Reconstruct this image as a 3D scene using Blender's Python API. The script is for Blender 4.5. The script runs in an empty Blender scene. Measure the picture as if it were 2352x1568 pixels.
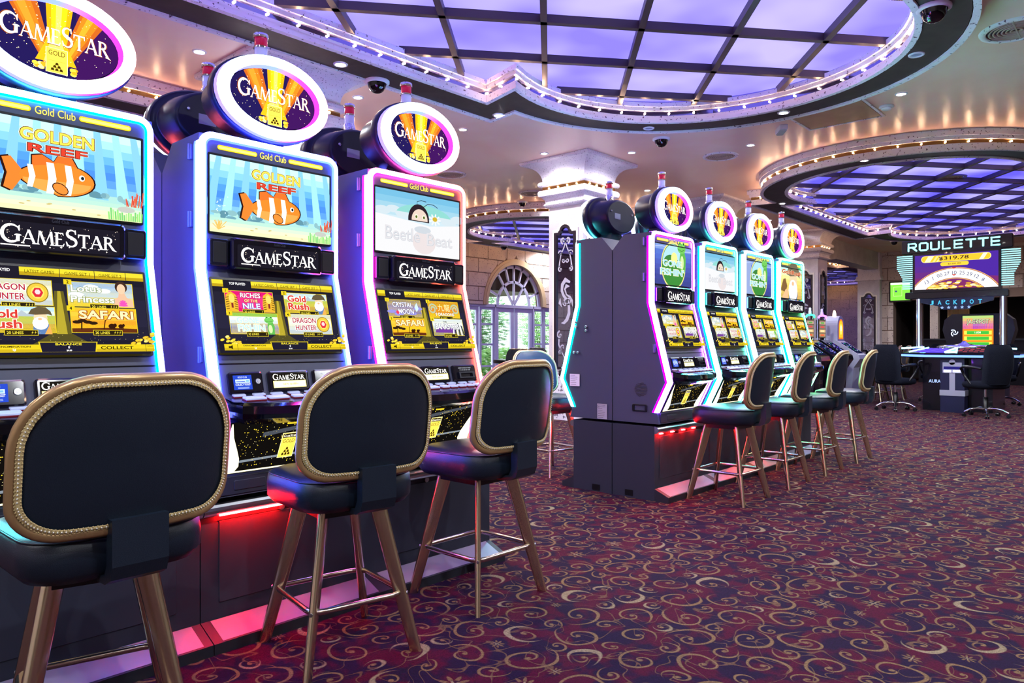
import bpy, math, random
from mathutils import Vector, Matrix
random.seed(7)
SC = bpy.context.scene
COL = SC.collection
PI = math.pi

# ------------------------------------------------------------------ camera, world, exposure
FPX = 1665.0                                   # focal length in pixels of a 2352 px wide frame
FWD = Vector((.7396, .6730, 0)).normalized()   # X runs along the machine rows, Y across them
CAM = Vector((0, 0, 1.15))
cam_d = bpy.data.cameras.new('camera')
cam_d.sensor_width = 36.0
cam_d.lens = FPX / 2352 * 36.0
cam_d.clip_start = .02
cam_d.clip_end = 200
cam = bpy.data.objects.new('camera', cam_d)
cam.location = CAM
cam.rotation_euler = (PI / 2, 0, math.atan2(FWD.y, FWD.x) - PI / 2)
COL.objects.link(cam)
SC.camera = cam
SC.view_settings.view_transform = 'Standard'
SC.view_settings.look = 'None'
SC.view_settings.gamma = 1.0
SC.view_settings.use_curve_mapping = False
SC.view_settings.exposure = 2.0

world = bpy.data.worlds.new('world')
SC.world = world
world.use_nodes = True
bg = world.node_tree.nodes['Background']
bg.inputs[0].default_value = (.80, .92, 1.0, 1)
bg.inputs[1].default_value = 1.6
SC.cycles.max_bounces = 5
SC.cycles.diffuse_bounces = 3
SC.cycles.glossy_bounces = 3
SC.cycles.transmission_bounces = 4
SC.cycles.transparent_max_bounces = 8
SC.cycles.sample_clamp_indirect = 4.0
SC.cycles.use_adaptive_sampling = True
SC.cycles.adaptive_threshold = .05
SC.cycles.caustics_reflective = False
SC.cycles.caustics_refractive = False

DOWNLIGHT_W = 58.0
ES = .42           # what a lit screen gives off for a full white at this exposure
H = 3.80          # ceiling
ZS = 3.55         # underside of the dropped dome borders

# ------------------------------------------------------------------ colours and materials
def lin(c):
    return c / 12.92 if c <= .04045 else ((c + .055) / 1.055) ** 2.4
def S(h):
    h = h.lstrip('#')
    return tuple(lin(int(h[i:i + 2], 16) / 255) for i in (0, 2, 4))
_mats = {}
def mat(name, col=(.5, .5, .5), rough=.5, metal=0.0, spec=.5, bump=0, bscale=300, emis=None, estr=0, coat=0, trans=0, ior=1.45, alpha=1):
    if name in _mats:
        return _mats[name]
    if isinstance(col, str): col = S(col)
    m = bpy.data.materials.new(name)
    m.use_nodes = True
    nt = m.node_tree
    b = nt.nodes['Principled BSDF']
    b.inputs['Base Color'].default_value = (*col, 1)
    b.inputs['Roughness'].default_value = rough
    b.inputs['Metallic'].default_value = metal
    b.inputs['Specular IOR Level'].default_value = spec
    b.inputs['Coat Weight'].default_value = coat
    b.inputs['Transmission Weight'].default_value = trans
    b.inputs['IOR'].default_value = ior
    b.inputs['Alpha'].default_value = alpha
    if emis is not None:
        if isinstance(emis, str): emis = S(emis)
        b.inputs['Emission Color'].default_value = (*emis, 1)
        b.inputs['Emission Strength'].default_value = estr
    if bump:
        tc = nt.nodes.new('ShaderNodeTexCoord')
        n = nt.nodes.new('ShaderNodeTexNoise')
        n.inputs['Scale'].default_value = bscale
        n.inputs['Detail'].default_value = 3
        bp = nt.nodes.new('ShaderNodeBump')
        bp.inputs['Strength'].default_value = bump
        bp.inputs['Distance'].default_value = .01
        nt.links.new(tc.outputs['Object'], n.inputs['Vector'])
        nt.links.new(n.outputs[0], bp.inputs['Height'])
        nt.links.new(bp.outputs[0], b.inputs['Normal'])
    _mats[name] = m
    return m
def glow(name, col, s):
    if name in _mats:
        return _mats[name]
    if isinstance(col, str): col = S(col)
    m = bpy.data.materials.new(name)
    m.use_nodes = True
    nt = m.node_tree
    nt.nodes.clear()
    o = nt.nodes.new('ShaderNodeOutputMaterial')
    e = nt.nodes.new('ShaderNodeEmission')
    e.inputs[0].default_value = (*col, 1)
    e.inputs[1].default_value = s
    nt.links.new(e.outputs[0], o.inputs[0])
    _mats[name] = m
    return m
def glow_ramp(name, stops, s, axis='X', lo=-1, hi=1):
    """a lit surface whose own colour runs along one object axis"""
    if name in _mats:
        return _mats[name]
    m = glow(name, (1, 1, 1), s)
    nt = m.node_tree
    e = [n for n in nt.nodes if n.type == 'EMISSION'][0]
    tc = nt.nodes.new('ShaderNodeTexCoord')
    sp = nt.nodes.new('ShaderNodeSeparateXYZ')
    mr = nt.nodes.new('ShaderNodeMapRange')
    mr.inputs[1].default_value = lo
    mr.inputs[2].default_value = hi
    cr = nt.nodes.new('ShaderNodeValToRGB')
    el = cr.color_ramp.elements
    while len(el) < len(stops): el.new(.5)
    for k, (p, c) in enumerate(stops):
        el[k].position = p
        el[k].color = (*(S(c) if isinstance(c, str) else c), 1)
    nt.links.new(tc.outputs['Object'], sp.inputs[0])
    nt.links.new(sp.outputs[axis], mr.inputs[0])
    nt.links.new(mr.outputs[0], cr.inputs[0])
    nt.links.new(cr.outputs[0], e.inputs[0])
    return m
def mottled(name, c1, c2, rough=.5, scale=3.0, specks=None, speck_amt=.62, speck_scale=60, metal=0, detail=4, spec=.5, stretch=None):
    if name in _mats:
        return _mats[name]
    m = mat(name, c1, rough, metal, spec)
    nt = m.node_tree
    b = nt.nodes['Principled BSDF']
    tc = nt.nodes.new('ShaderNodeTexCoord')
    src = tc.outputs['Object']
    if stretch:
        mp = nt.nodes.new('ShaderNodeMapping')
        mp.inputs['Scale'].default_value = stretch
        nt.links.new(src, mp.inputs[0])
        src = mp.outputs[0]
    n = nt.nodes.new('ShaderNodeTexNoise')
    n.inputs['Scale'].default_value = scale
    n.inputs['Detail'].default_value = detail
    n.inputs['Distortion'].default_value = .6
    mx = nt.nodes.new('ShaderNodeMix')
    mx.data_type = 'RGBA'
    rmp = nt.nodes.new('ShaderNodeMapRange')
    rmp.inputs[1].default_value = .35
    rmp.inputs[2].default_value = .68
    mx.inputs[6].default_value = (*(S(c1) if isinstance(c1, str) else c1), 1)
    mx.inputs[7].default_value = (*(S(c2) if isinstance(c2, str) else c2), 1)
    nt.links.new(src, n.inputs['Vector'])
    nt.links.new(n.outputs[0], rmp.inputs[0])
    nt.links.new(rmp.outputs[0], mx.inputs[0])
    out = mx.outputs[2]
    if specks:
        n2 = nt.nodes.new('ShaderNodeTexNoise')
        n2.inputs['Scale'].default_value = speck_scale
        n2.inputs['Detail'].default_value = 3
        r2 = nt.nodes.new('ShaderNodeMapRange')
        r2.inputs[1].default_value = speck_amt
        r2.inputs[2].default_value = speck_amt + .03
        m2 = nt.nodes.new('ShaderNodeMix')
        m2.data_type = 'RGBA'
        m2.inputs[7].default_value = (*(S(specks) if isinstance(specks, str) else specks), 1)
        nt.links.new(src, n2.inputs['Vector'])
        nt.links.new(n2.outputs[0], r2.inputs[0])
        nt.links.new(r2.outputs[0], m2.inputs[0])
        nt.links.new(out, m2.inputs[6])
        out = m2.outputs[2]
    nt.links.new(out, b.inputs['Base Color'])
    return m

# ------------------------------------------------------------------ mesh building
class MB:
    def __init__(s):
        s.v, s.f, s.m, s.sm = [], [], [], []
    def add(s, vs, fs, mi=0, smooth=False):
        o = len(s.v)
        s.v += [tuple(v) for v in vs]
        for f in fs:
            s.f.append([i + o for i in f])
            s.m.append(mi)
            s.sm.append(smooth)
        return s
    def poly(s, pts, mi=0):
        return s.add(pts, [list(range(len(pts)))], mi)
    def box(s, a, b, mi=0):
        x0, y0, z0 = a
        x1, y1, z1 = b
        return s.add([(x0, y0, z0), (x1, y0, z0), (x1, y1, z0), (x0, y1, z0), (x0, y0, z1), (x1, y0, z1), (x1, y1, z1), (x0, y1, z1)],
                     [(3, 2, 1, 0), (4, 5, 6, 7), (0, 1, 5, 4), (1, 2, 6, 5), (2, 3, 7, 6), (3, 0, 4, 7)], mi)
    def cbox(s, c, d, mi=0):
        return s.box([c[i] - d[i] / 2 for i in range(3)], [c[i] + d[i] / 2 for i in range(3)], mi)
    def rbox(s, a, b, r=.01, mi=0, axis=1, n=4):
        """box with rounded corners in the plane across `axis` and a small bevel at both ends"""
        ax = [i for i in range(3) if i != axis]
        lo, hi = list(a), list(b)
        pts = rrect(lo[ax[0]], lo[ax[1]], hi[ax[0]], hi[ax[1]], r, n)
        bv = min(r * .4, (hi[axis] - lo[axis]) * .3)
        cx, cy = (lo[ax[0]] + hi[ax[0]]) / 2, (lo[ax[1]] + hi[ax[1]]) / 2
        w, h = hi[ax[0]] - lo[ax[0]], hi[ax[1]] - lo[ax[1]]
        ins = [(cx + (p[0] - cx) * (1 - 2 * bv / w), cy + (p[1] - cy) * (1 - 2 * bv / h)) for p in pts]
        rings = [(ins, lo[axis]), (pts, lo[axis] + bv), (pts, hi[axis] - bv), (ins, hi[axis])]
        def mk(p, t):
            q = [0, 0, 0]
            q[ax[0]], q[ax[1]], q[axis] = p[0], p[1], t
            return tuple(q)
        flip = axis == 1
        return s.loft([[mk(p, t) for p in ring] for ring, t in rings], mi, True, True, smooth=False, flip=flip)
    def loft(s, rings, mi=0, cap0=False, cap1=False, smooth=True, flip=False, closed=True):
        n = len(rings[0])
        vs = [p for r in rings for p in r]
        fs = []
        for k in range(len(rings) - 1):
            for i in range(n if closed else n - 1):
                j = (i + 1) % n
                q = (k * n + i, k * n + j, (k + 1) * n + j, (k + 1) * n + i)
                fs.append(q[::-1] if flip else q)
        s.add(vs, fs, mi, smooth)
        if cap0:
            c = list(rings[0]) if flip else list(rings[0])[::-1]
            s.add(c, [list(range(n))], mi, False)
        if cap1:
            c = list(rings[-1])[::-1] if flip else list(rings[-1])
            s.add(c, [list(range(n))], mi, False)
        return s
    def cyl(s, p0, p1, r0, r1=None, n=12, mi=0, smooth=True, caps=True):
        r1 = r0 if r1 is None else r1
        p0, p1 = Vector(p0), Vector(p1)
        d = (p1 - p0).normalized()
        a = d.orthogonal().normalized()
        b = d.cross(a)
        ring = lambda p, r: [tuple(p + a * (r * math.cos(2 * PI * i / n)) + b * (r * math.sin(2 * PI * i / n))) for i in range(n)]
        return s.loft([ring(p0, r0), ring(p1, r1)], mi, caps, caps, smooth)
    def lathe(s, prof, c=(0, 0, 0), n=16, mi=0, smooth=True, axis='Z', cap0=True, cap1=True):
        def P(r, t, i):
            a = 2 * PI * i / n
            u, v = r * math.cos(a), r * math.sin(a)
            if axis == 'Z': return (c[0] + u, c[1] + v, c[2] + t)
            if axis == 'Y': return (c[0] + u, c[1] + t, c[2] - v)
            return (c[0] + t, c[1] + u, c[2] + v)
        return s.loft([[P(r, t, i) for i in range(n)] for r, t in prof], mi, cap0, cap1, smooth)
    def tube(s, path, r, n=8, mi=0, closed=False, caps=True):
        P = [Vector(p) for p in path]
        N = len(P)
        rings = []
        up = None
        for i in range(N):
            if closed:
                t = (P[(i + 1) % N] - P[i - 1]).normalized()
            else:
                t = (P[min(i + 1, N - 1)] - P[max(i - 1, 0)]).normalized()
            if up is None:
                up = t.orthogonal().normalized()
            up = (up - t * up.dot(t))
            up = up.normalized() if up.length > 1e-6 else t.orthogonal().normalized()
            b = t.cross(up)
            rr = r[i] if isinstance(r, (list, tuple)) else r
            rings.append([tuple(P[i] + up * (rr * math.cos(2 * PI * k / n)) + b * (rr * math.sin(2 * PI * k / n))) for k in range(n)])
        if closed:
            # pick the twist that closes the tube
            a0 = Vector(rings[0][0])
            best = min(range(n), key=lambda k: (Vector(rings[-1][k]) - a0).length)
            rings.append([rings[0][(k - best) % n] for k in range(n)])
            return s.loft(rings, mi, False, False)
        return s.loft(rings, mi, caps, caps)
    def prism(s, pts, axis, t0, t1, mi=0, smooth=False):
        """2D outline (counter-clockwise seen against +axis) pulled along an axis"""
        def mk(p, t):
            if axis == 'X': return (t, p[0], p[1])
            if axis == 'Y': return (p[0], t, p[1])
            return (p[0], p[1], t)
        r0, r1 = [mk(p, t0) for p in pts], [mk(p, t1) for p in pts]
        return s.loft([r0, r1], mi, True, True, smooth, flip=(axis == 'Y'))
    def sphere(s, c, r, n=10, mi=0, sc=(1, 1, 1), half=0):
        k = n // 2
        prof = []
        a0 = -PI / 2 if half <= 0 else 0
        a1 = PI / 2 if half >= 0 else 0
        rings = []
        for i in range(k + 1):
            a = a0 + (a1 - a0) * i / k
            rr = max(math.cos(a) * r, r * .01)
            rings.append([(c[0] + rr * math.cos(2 * PI * j / n) * sc[0], c[1] + rr * math.sin(2 * PI * j / n) * sc[1], c[2] + r * math.sin(a) * sc[2]) for j in range(n)])
        return s.loft(rings, mi, True, True)
    def xform(s, M):
        s.v = [tuple(M @ Vector(v)) for v in s.v]
        return s
    def mesh(s, name, mats):
        me = bpy.data.meshes.new(name)
        me.from_pydata(s.v, [], s.f)
        for m in (mats if isinstance(mats, (list, tuple)) else [mats]):
            me.materials.append(m)
        me.polygons.foreach_set('material_index', s.m)
        me.polygons.foreach_set('use_smooth', s.sm)
        me.update()
        return me
    def build(s, name, mats, parent=None, loc=None, rotz=None):
        return obj(name, s.mesh(name, mats), parent, loc, rotz)
def obj(name, mesh, parent=None, loc=None, rotz=None):
    o = bpy.data.objects.new(name, mesh)
    COL.objects.link(o)
    if parent is not None: o.parent = parent
    if loc is not None: o.location = loc
    if rotz is not None: o.rotation_euler = (0, 0, rotz)
    return o
def tag(o, label=None, cat=None, group=None, kind=None):
    if label: o['label'] = label
    if cat: o['category'] = cat
    if group: o['group'] = group
    if kind: o['kind'] = kind
    return o
def thing(name, label, cat, loc=(0, 0, 0), rotz=0, group=None, kind=None):
    return tag(obj(name, None, None, loc, rotz), label, cat, group, kind)
def kids(o):
    return [c for c in bpy.data.objects if c.parent == o]
def copy_tree(o, parent=None):
    c = o.copy()
    COL.objects.link(c)
    c.parent = parent
    for ch in o.children:
        copy_tree(ch, c)
    return c
def rrect(x0, y0, x1, y1, r, n=4):
    pts = []
    for cx, cy, a0 in ((x1 - r, y0 + r, -90), (x1 - r, y1 - r, 0), (x0 + r, y1 - r, 90), (x0 + r, y0 + r, 180)):
        for k in range(n + 1):
            a = math.radians(a0 + 90 * k / n)
            pts.append((cx + r * math.cos(a), cy + r * math.sin(a)))
    return pts
def offset(poly, d):
    """mitred offset of a closed counter-clockwise outline, outwards for d > 0"""
    n = len(poly)
    out = []
    for i in range(n):
        p0, p, p1 = Vector(poly[i - 1]), Vector(poly[i]), Vector(poly[(i + 1) % n])
        e0, e1 = (p - p0).normalized(), (p1 - p).normalized()
        n0, n1 = Vector((e0.y, -e0.x)), Vector((e1.y, -e1.x))
        k = 1 + n0.dot(n1)
        q = p + (n0 + n1) * (d / max(k, .25))
        out.append((q.x, q.y))
    return out

# ------------------------------------------------------------------ common materials
M_TRIM = mottled('speckled_white_plaster', '#f4eef4', '#e6dde6', .55, 2.0, '#6a5566', .635, 38)
M_CAP = mottled('speckled_capital_plaster', '#e9e2e8', '#d9d0da', .6, 3.0, '#8f8490', .63, 55)
M_STONE = mottled('shaft_stone', '#cfc8cc', '#bab2b8', .6, 2.5, '#9d959b', .64, 70)
M_CEIL = mottled('ceiling_paint', '#f6c6ae', '#fddfd0', .36, .55, detail=7, spec=.45)
M_SOFFIT = mottled('brown_soffit_paint', '#3a2d28', '#483a34', .5, 6)
M_GOLDBAND = mat('gold_mirror_band', '#b08a55', .18, 1.0)
M_MIRRORBAND = mat('silver_mirror_band', '#9a96b8', .12, 1.0)
M_BULB = glow('bulb_glow', (1.0, .60, .34), 95)
M_BULB2 = glow('column_bulb_glow', (1.0, .64, .36), 6)
M_BEAM = mat('dark_wood_beam', '#4a4048', .45)
M_BLACK = mat('black_plastic', '#0c0d12', .3)
M_GREY = mat('graphite_paint', '#40445a', .45, .0, bump=.06, bscale=900)
M_GREY2 = mat('graphite_paint_dark', '#282c3a', .48, .0, bump=.05, bscale=900)
M_CHROME = mat('chrome', '#d8d8dc', .12, 1.0)
M_STEEL = mat('brushed_steel', '#b9bcc2', .28, 1.0)
M_BRASS = mat('aged_brass', '#ddccaa', .22, 1.0)
M_LEATHER = mat('navy_leather', '#131d2a', .36, bump=.12, bscale=420)
M_WHITE = mat('white_enamel', '#e4e4ee', .35)
M_MIRROR = mat('mirror_glass', '#b4b4c0', .02, 1.0)
M_ETCH = mat('etched_glass', '#a09cac', .5)
M_DARKWOOD = mat('dark_frame_wood', '#231b22', .3)
# ------------------------------------------------------------------ floor: patterned carpet
def carpet_material():
    m = bpy.data.materials.new('scroll_carpet')
    m.use_nodes = True
    nt = m.node_tree
    N, L = nt.nodes, nt.links
    bsdf = N['Principled BSDF']
    bsdf.inputs['Roughness'].default_value = .95
    bsdf.inputs['Specular IOR Level'].default_value = .1
    tc = N.new('ShaderNodeTexCoord')
    mp = N.new('ShaderNodeMapping')
    mp.inputs['Rotation'].default_value = (0, 0, math.radians(52))
    L.new(tc.outputs['Object'], mp.inputs[0])
    # the pile is never quite straight
    nz = N.new('ShaderNodeTexNoise')
    nz.inputs['Scale'].default_value = 3.2
    nz.inputs['Detail'].default_value = 1
    L.new(mp.outputs[0], nz.inputs['Vector'])
    sc = N.new('ShaderNodeVectorMath'); sc.operation = 'MULTIPLY_ADD'
    sc.inputs[1].default_value = (.10, .10, 0)
    L.new(nz.outputs['Color'], sc.inputs[0]); L.new(mp.outputs[0], sc.inputs[2])
    P = sc.outputs[0]
    def mth(op, a, b=None, c=None):
        n = N.new('ShaderNodeMath'); n.operation = op
        for i, x in enumerate((a, b, c)):
            if x is None: continue
            if isinstance(x, (int, float)): n.inputs[i].default_value = x
            else: L.new(x, n.inputs[i])
        return n.outputs[0]
    def vec(op, a, b=None):
        n = N.new('ShaderNodeVectorMath'); n.operation = op
        L.new(a, n.inputs[0])
        if b is not None:
            if isinstance(b, tuple): n.inputs[1].default_value = b
            else: L.new(b, n.inputs[1])
        return n.outputs[0]
    def below(v, edge, soft):          # 1 where v < edge
        n = N.new('ShaderNodeMapRange')
        n.interpolation_type = 'LINEAR'
        L.new(v, n.inputs[0])
        if isinstance(edge, (int, float)):
            n.inputs[1].default_value = edge + soft
            n.inputs[2].default_value = edge - soft
        else:
            L.new(mth('ADD', edge, soft), n.inputs[1])
            L.new(mth('SUBTRACT', edge, soft), n.inputs[2])
        return n.outputs[0]
    def motifs(cell, off, R, turns, w, share):
        """one scroll, crescent or flower in every cell of a lattice, chosen and turned at random"""
        q = vec('ADD', vec('MULTIPLY', P, (1 / cell, 1 / cell, 0)), (off, off, 0))
        wn = N.new('ShaderNodeTexWhiteNoise'); wn.noise_dimensions = '2D'
        L.new(vec('FLOOR', q), wn.inputs['Vector'])
        rn = N.new('ShaderNodeSeparateXYZ'); L.new(wn.outputs['Color'], rn.inputs[0])
        sp = N.new('ShaderNodeSeparateXYZ')
        L.new(vec('MULTIPLY', vec('SUBTRACT', vec('FRACTION', q), (.5, .5, 0)), (cell, cell, 0)), sp.inputs[0])
        y = sp.outputs[1]
        hand = mth('MULTIPLY_ADD', mth('GREATER_THAN', rn.outputs[1], .5), 2.0, -1.0)
        x = mth('MULTIPLY', sp.outputs[0], hand)
        r = mth('SQRT', mth('ADD', mth('MULTIPLY', x, x), mth('MULTIPLY', y, y)))
        th = mth('MULTIPLY_ADD', mth('ARCTAN2', y, x), 1 / (2 * PI), rn.outputs[0])
        Rr = mth('MULTIPLY_ADD', rn.outputs[2], R * .22, R * .80)
        rq = mth('DIVIDE', r, Rr)
        # loose spiral, thicker towards its outer end
        ph = mth('FRACT', mth('MULTIPLY_ADD', rq, turns, mth('MULTIPLY', th, -1.0)))
        d = mth('MULTIPLY', mth('ABSOLUTE', mth('SUBTRACT', ph, .5)), R / turns)
        wd = mth('MULTIPLY_ADD', rq, w * .6, w * .45)
        sc_ = mth('MULTIPLY', below(d, wd, .0022), below(rq, 1.0, .03))
        sc_ = mth('MAXIMUM', sc_, below(r, w * 1.4, .003))
        # crescent leaf with a curl inside
        th2 = mth('FRACT', th)
        wid = mth('MULTIPLY_ADD', mth('ABSOLUTE', mth('SUBTRACT', th2, .42)), -R * .42, R * .145)
        cr = below(mth('ABSOLUTE', mth('SUBTRACT', r, R * .62)), wid, .003)
        # star flower
        c = mth('COSINE', mth('MULTIPLY', th, 2 * PI * 8))
        fl_ = below(r, mth('MULTIPLY_ADD', c, R * .14, R * .34), .004)
        fl_ = mth('MULTIPLY', fl_, mth('SUBTRACT', 1.0, below(r, R * .22, .004)))
        c4 = mth('COSINE', mth('MULTIPLY', th, 2 * PI * 4))
        fc = below(r, mth('MULTIPLY_ADD', c4, R * .10, R * .11), .003)
        pick = mth('FRACT', mth('MULTIPLY', rn.outputs[2], 7.31))
        isS = mth('LESS_THAN', pick, share[0])
        isF = mth('GREATER_THAN', pick, share[1])
        isC = mth('SUBTRACT', mth('SUBTRACT', 1.0, isS), isF)
        t = mth('MAXIMUM', mth('MULTIPLY', sc_, mth('SUBTRACT', 1.0, isF)), mth('MULTIPLY', fl_, mth('MULTIPLY', isF, .85)))
        t = mth('MULTIPLY', t, mth('MAXIMUM', isS, mth('MAXIMUM', isF, below(r, R * .40, .01))))
        pl = mth('MAXIMUM', mth('MULTIPLY', cr, isC), mth('MULTIPLY', fc, isF))
        return t, pl
    t1, p1_ = motifs(.215, 0.0, .108, 1.35, .0072, (.78, .91))
    t2, p2_ = motifs(.215, .5, .057, 1.15, .0060, (.55, .82))
    # thin tendrils that run between the scrolls
    vn = N.new('ShaderNodeTexNoise'); vn.inputs['Scale'].default_value = 6.2; vn.inputs['Detail'].default_value = 0; vn.inputs['Distortion'].default_value = 1.2
    L.new(mp.outputs[0], vn.inputs['Vector'])
    t3 = below(mth('ABSOLUTE', mth('SUBTRACT', vn.outputs[0], .5)), .012, .005)
    tan = mth('MAXIMUM', mth('MAXIMUM', t1, t2), mth('MULTIPLY', t3, .5))
    pale = mth('MAXIMUM', p1_, p2_)
    # ground: navy purple with crimson fields between the scrolls
    gn = N.new('ShaderNodeTexNoise')
    gn.inputs['Scale'].default_value = 8.5
    gn.inputs['Detail'].default_value = 2
    L.new(P, gn.inputs['Vector'])
    gr = N.new('ShaderNodeMapRange')
    gr.inputs[1].default_value = .45; gr.inputs[2].default_value = .57
    L.new(gn.outputs[0], gr.inputs[0])
    def mix(fac, a, b):
        n = N.new('ShaderNodeMix'); n.data_type = 'RGBA'
        L.new(fac, n.inputs[0])
        for i, c in ((6, a), (7, b)):
            if isinstance(c, str): n.inputs[i].default_value = (*S(c), 1)
            else: L.new(c, n.inputs[i])
        return n.outputs[2]
    g = mix(gr.outputs[0], '#3a1c52', '#7e0e46')
    g = mix(tan, mix(below(tan, .5, .5), '#7a2040', g), '#cba474')
    g = mix(pale, g, '#e8d0a4')
    # pile: fine woven speckle
    wv = N.new('ShaderNodeTexWhiteNoise'); wv.noise_dimensions = '2D'
    sn = N.new('ShaderNodeVectorMath'); sn.operation = 'SNAP'
    sn.inputs[1].default_value = (.0045, .0045, 1)
    L.new(mp.outputs[0], sn.inputs[0]); L.new(sn.outputs[0], wv.inputs['Vector'])
    hv = N.new('ShaderNodeHueSaturation')
    L.new(mth('MULTIPLY_ADD', wv.outputs[0], .12, .15), hv.inputs['Value'])
    L.new(g, hv.inputs['Color'])
    L.new(hv.outputs[0], bsdf.inputs['Base Color'])
    bp = N.new('ShaderNodeBump')
    bp.inputs['Strength'].default_value = .35
    bp.inputs['Distance'].default_value = .004
    L.new(wv.outputs[0], bp.inputs['Height'])
    L.new(bp.outputs[0], bsdf.inputs['Normal'])
    return m
XA, XB, YA, YB = -4.0, 33.0, -8.0, 13.4
fl = MB().box((XA, YA, -.05), (XB, YB, 0)).build('floor', carpet_material())
tag(fl, kind='structure')

# ------------------------------------------------------------------ ceiling and outer walls
ce = MB().box((XA, YA, H), (XB, YB, H + .1)).build('ceiling', M_CEIL)
tag(ce, kind='structure')
M_WALLPLAIN = mottled('wall_plaster', '#cdbfb4', '#bfb0a6', .7, 1.5)
for nm, a, b in (('wall_left', (XA - .2, YA, 0), (XA, YB, H)), ('wall_front', (XA, YA - .2, 0), (XB, YA, H)), ('wall_far', (XB, YA, 0), (XB + .2, YB, H))):
    tag(MB().box(a, b).build(nm, M_WALLPLAIN), kind='structure')

# ------------------------------------------------------------------ illuminated ceiling coffers
NA = 40
def plaque(hx, hy, R, a0, cx=2.9):
    """rectangle with a round bay at both ends, counter-clockwise"""
    pts = []
    for k in range(NA + 1):
        a = math.radians(-a0 + 2 * a0 * k / NA)
        pts.append((cx + R * math.cos(a), R * math.sin(a)))
    pts.append((hx, hy))
    pts.append((-hx, hy))
    for k in range(NA + 1):
        a = math.radians(180 - a0 + 2 * a0 * k / NA)
        pts.append((-cx + R * math.cos(a), R * math.sin(a)))
    pts.append((-hx, -hy))
    pts.append((hx, -hy))
    return pts
OUT = plaque(2.85, 2.43, 2.03, 93)
INN = plaque(2.42, 2.06, 1.68, 111)
def ring_solid(mb, poly, d0, d1, z0, z1, mi=0):
    a, b = offset(poly, d0), offset(poly, d1)
    n = len(a)
    rings = [[(p[0], p[1], z0) for p in a], [(p[0], p[1], z0) for p in b], [(p[0], p[1], z1) for p in b], [(p[0], p[1], z1) for p in a], [(p[0], p[1], z0) for p in a]]
    mb.loft(rings, mi, smooth=False)
def clip_half(poly, n, c, sgn):
    """keep the side sgn*(n.p - c) >= 0"""
    out = []
    for i in range(len(poly)):
        p, q = poly[i], poly[(i + 1) % len(poly)]
        a, b = sgn * (n[0] * p[0] + n[1] * p[1] - c), sgn * (n[0] * q[0] + n[1] * q[1] - c)
        if a >= 0: out.append(p)
        if (a >= 0) != (b >= 0):
            t = a / (a - b)
            out.append((p[0] + (q[0] - p[0]) * t, p[1] + (q[1] - p[1]) * t))
    return out
def inside(poly, x, y):
    r = False
    for i in range(len(poly)):
        (x0, y0), (x1, y1) = poly[i - 1], poly[i]
        if (y0 > y) != (y1 > y) and x < (x1 - x0) * (y - y0) / (y1 - y0) + x0: r = not r
    return r
def panel_material(name, c1, c2, s):
    m = glow(name, c1, s)
    nt = m.node_tree
    e = [n for n in nt.nodes if n.type == 'EMISSION'][0]
    tc = nt.nodes.new('ShaderNodeTexCoord')
    n = nt.nodes.new('ShaderNodeTexNoise')
    n.inputs['Scale'].default_value = .9
    n.inputs['Detail'].default_value = 2
    mx = nt.nodes.new('ShaderNodeMix'); mx.data_type = 'RGBA'
    r = nt.nodes.new('ShaderNodeMapRange')
    r.inputs[1].default_value = .38; r.inputs[2].default_value = .66
    mx.inputs[6].default_value = (*S(c1), 1); mx.inputs[7].default_value = (*S(c2), 1)
    nt.links.new(tc.outputs['Object'], n.inputs['Vector'])
    nt.links.new(n.outputs[0], r.inputs[0]); nt.links.new(r.outputs[0], mx.inputs[0]); nt.links.new(mx.outputs[2], e.inputs[0])
    return m
PANEL_LAV = panel_material('lavender_light_panel', '#7c70f4', '#aba1f8', 1.0 * ES)
PANEL_BLUE = panel_material('blue_light_panel', '#544cf2', '#968ff8', 1.15 * ES)
bulb_me = MB().sphere((0, 0, 0), .010, 8).mesh('bulb', M_BULB)
bulb2_me = MB().sphere((0, 0, 0), .013, 8).mesh('bulb', M_BULB2)
def walk(poly, step):
    """points spaced along a closed outline, with outward normals"""
    n = len(poly)
    out = []
    left = step * .5
    for i in range(n):
        p, q = Vector(poly[i]), Vector(poly[(i + 1) % n])
        e = q - p
        ln = e.length
        if ln < 1e-6: continue
        e /= ln
        t = left
        while t < ln:
            out.append((p + e * t, Vector((e.y, -e.x))))
            t += step
        left = t - ln
    return out
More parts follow.
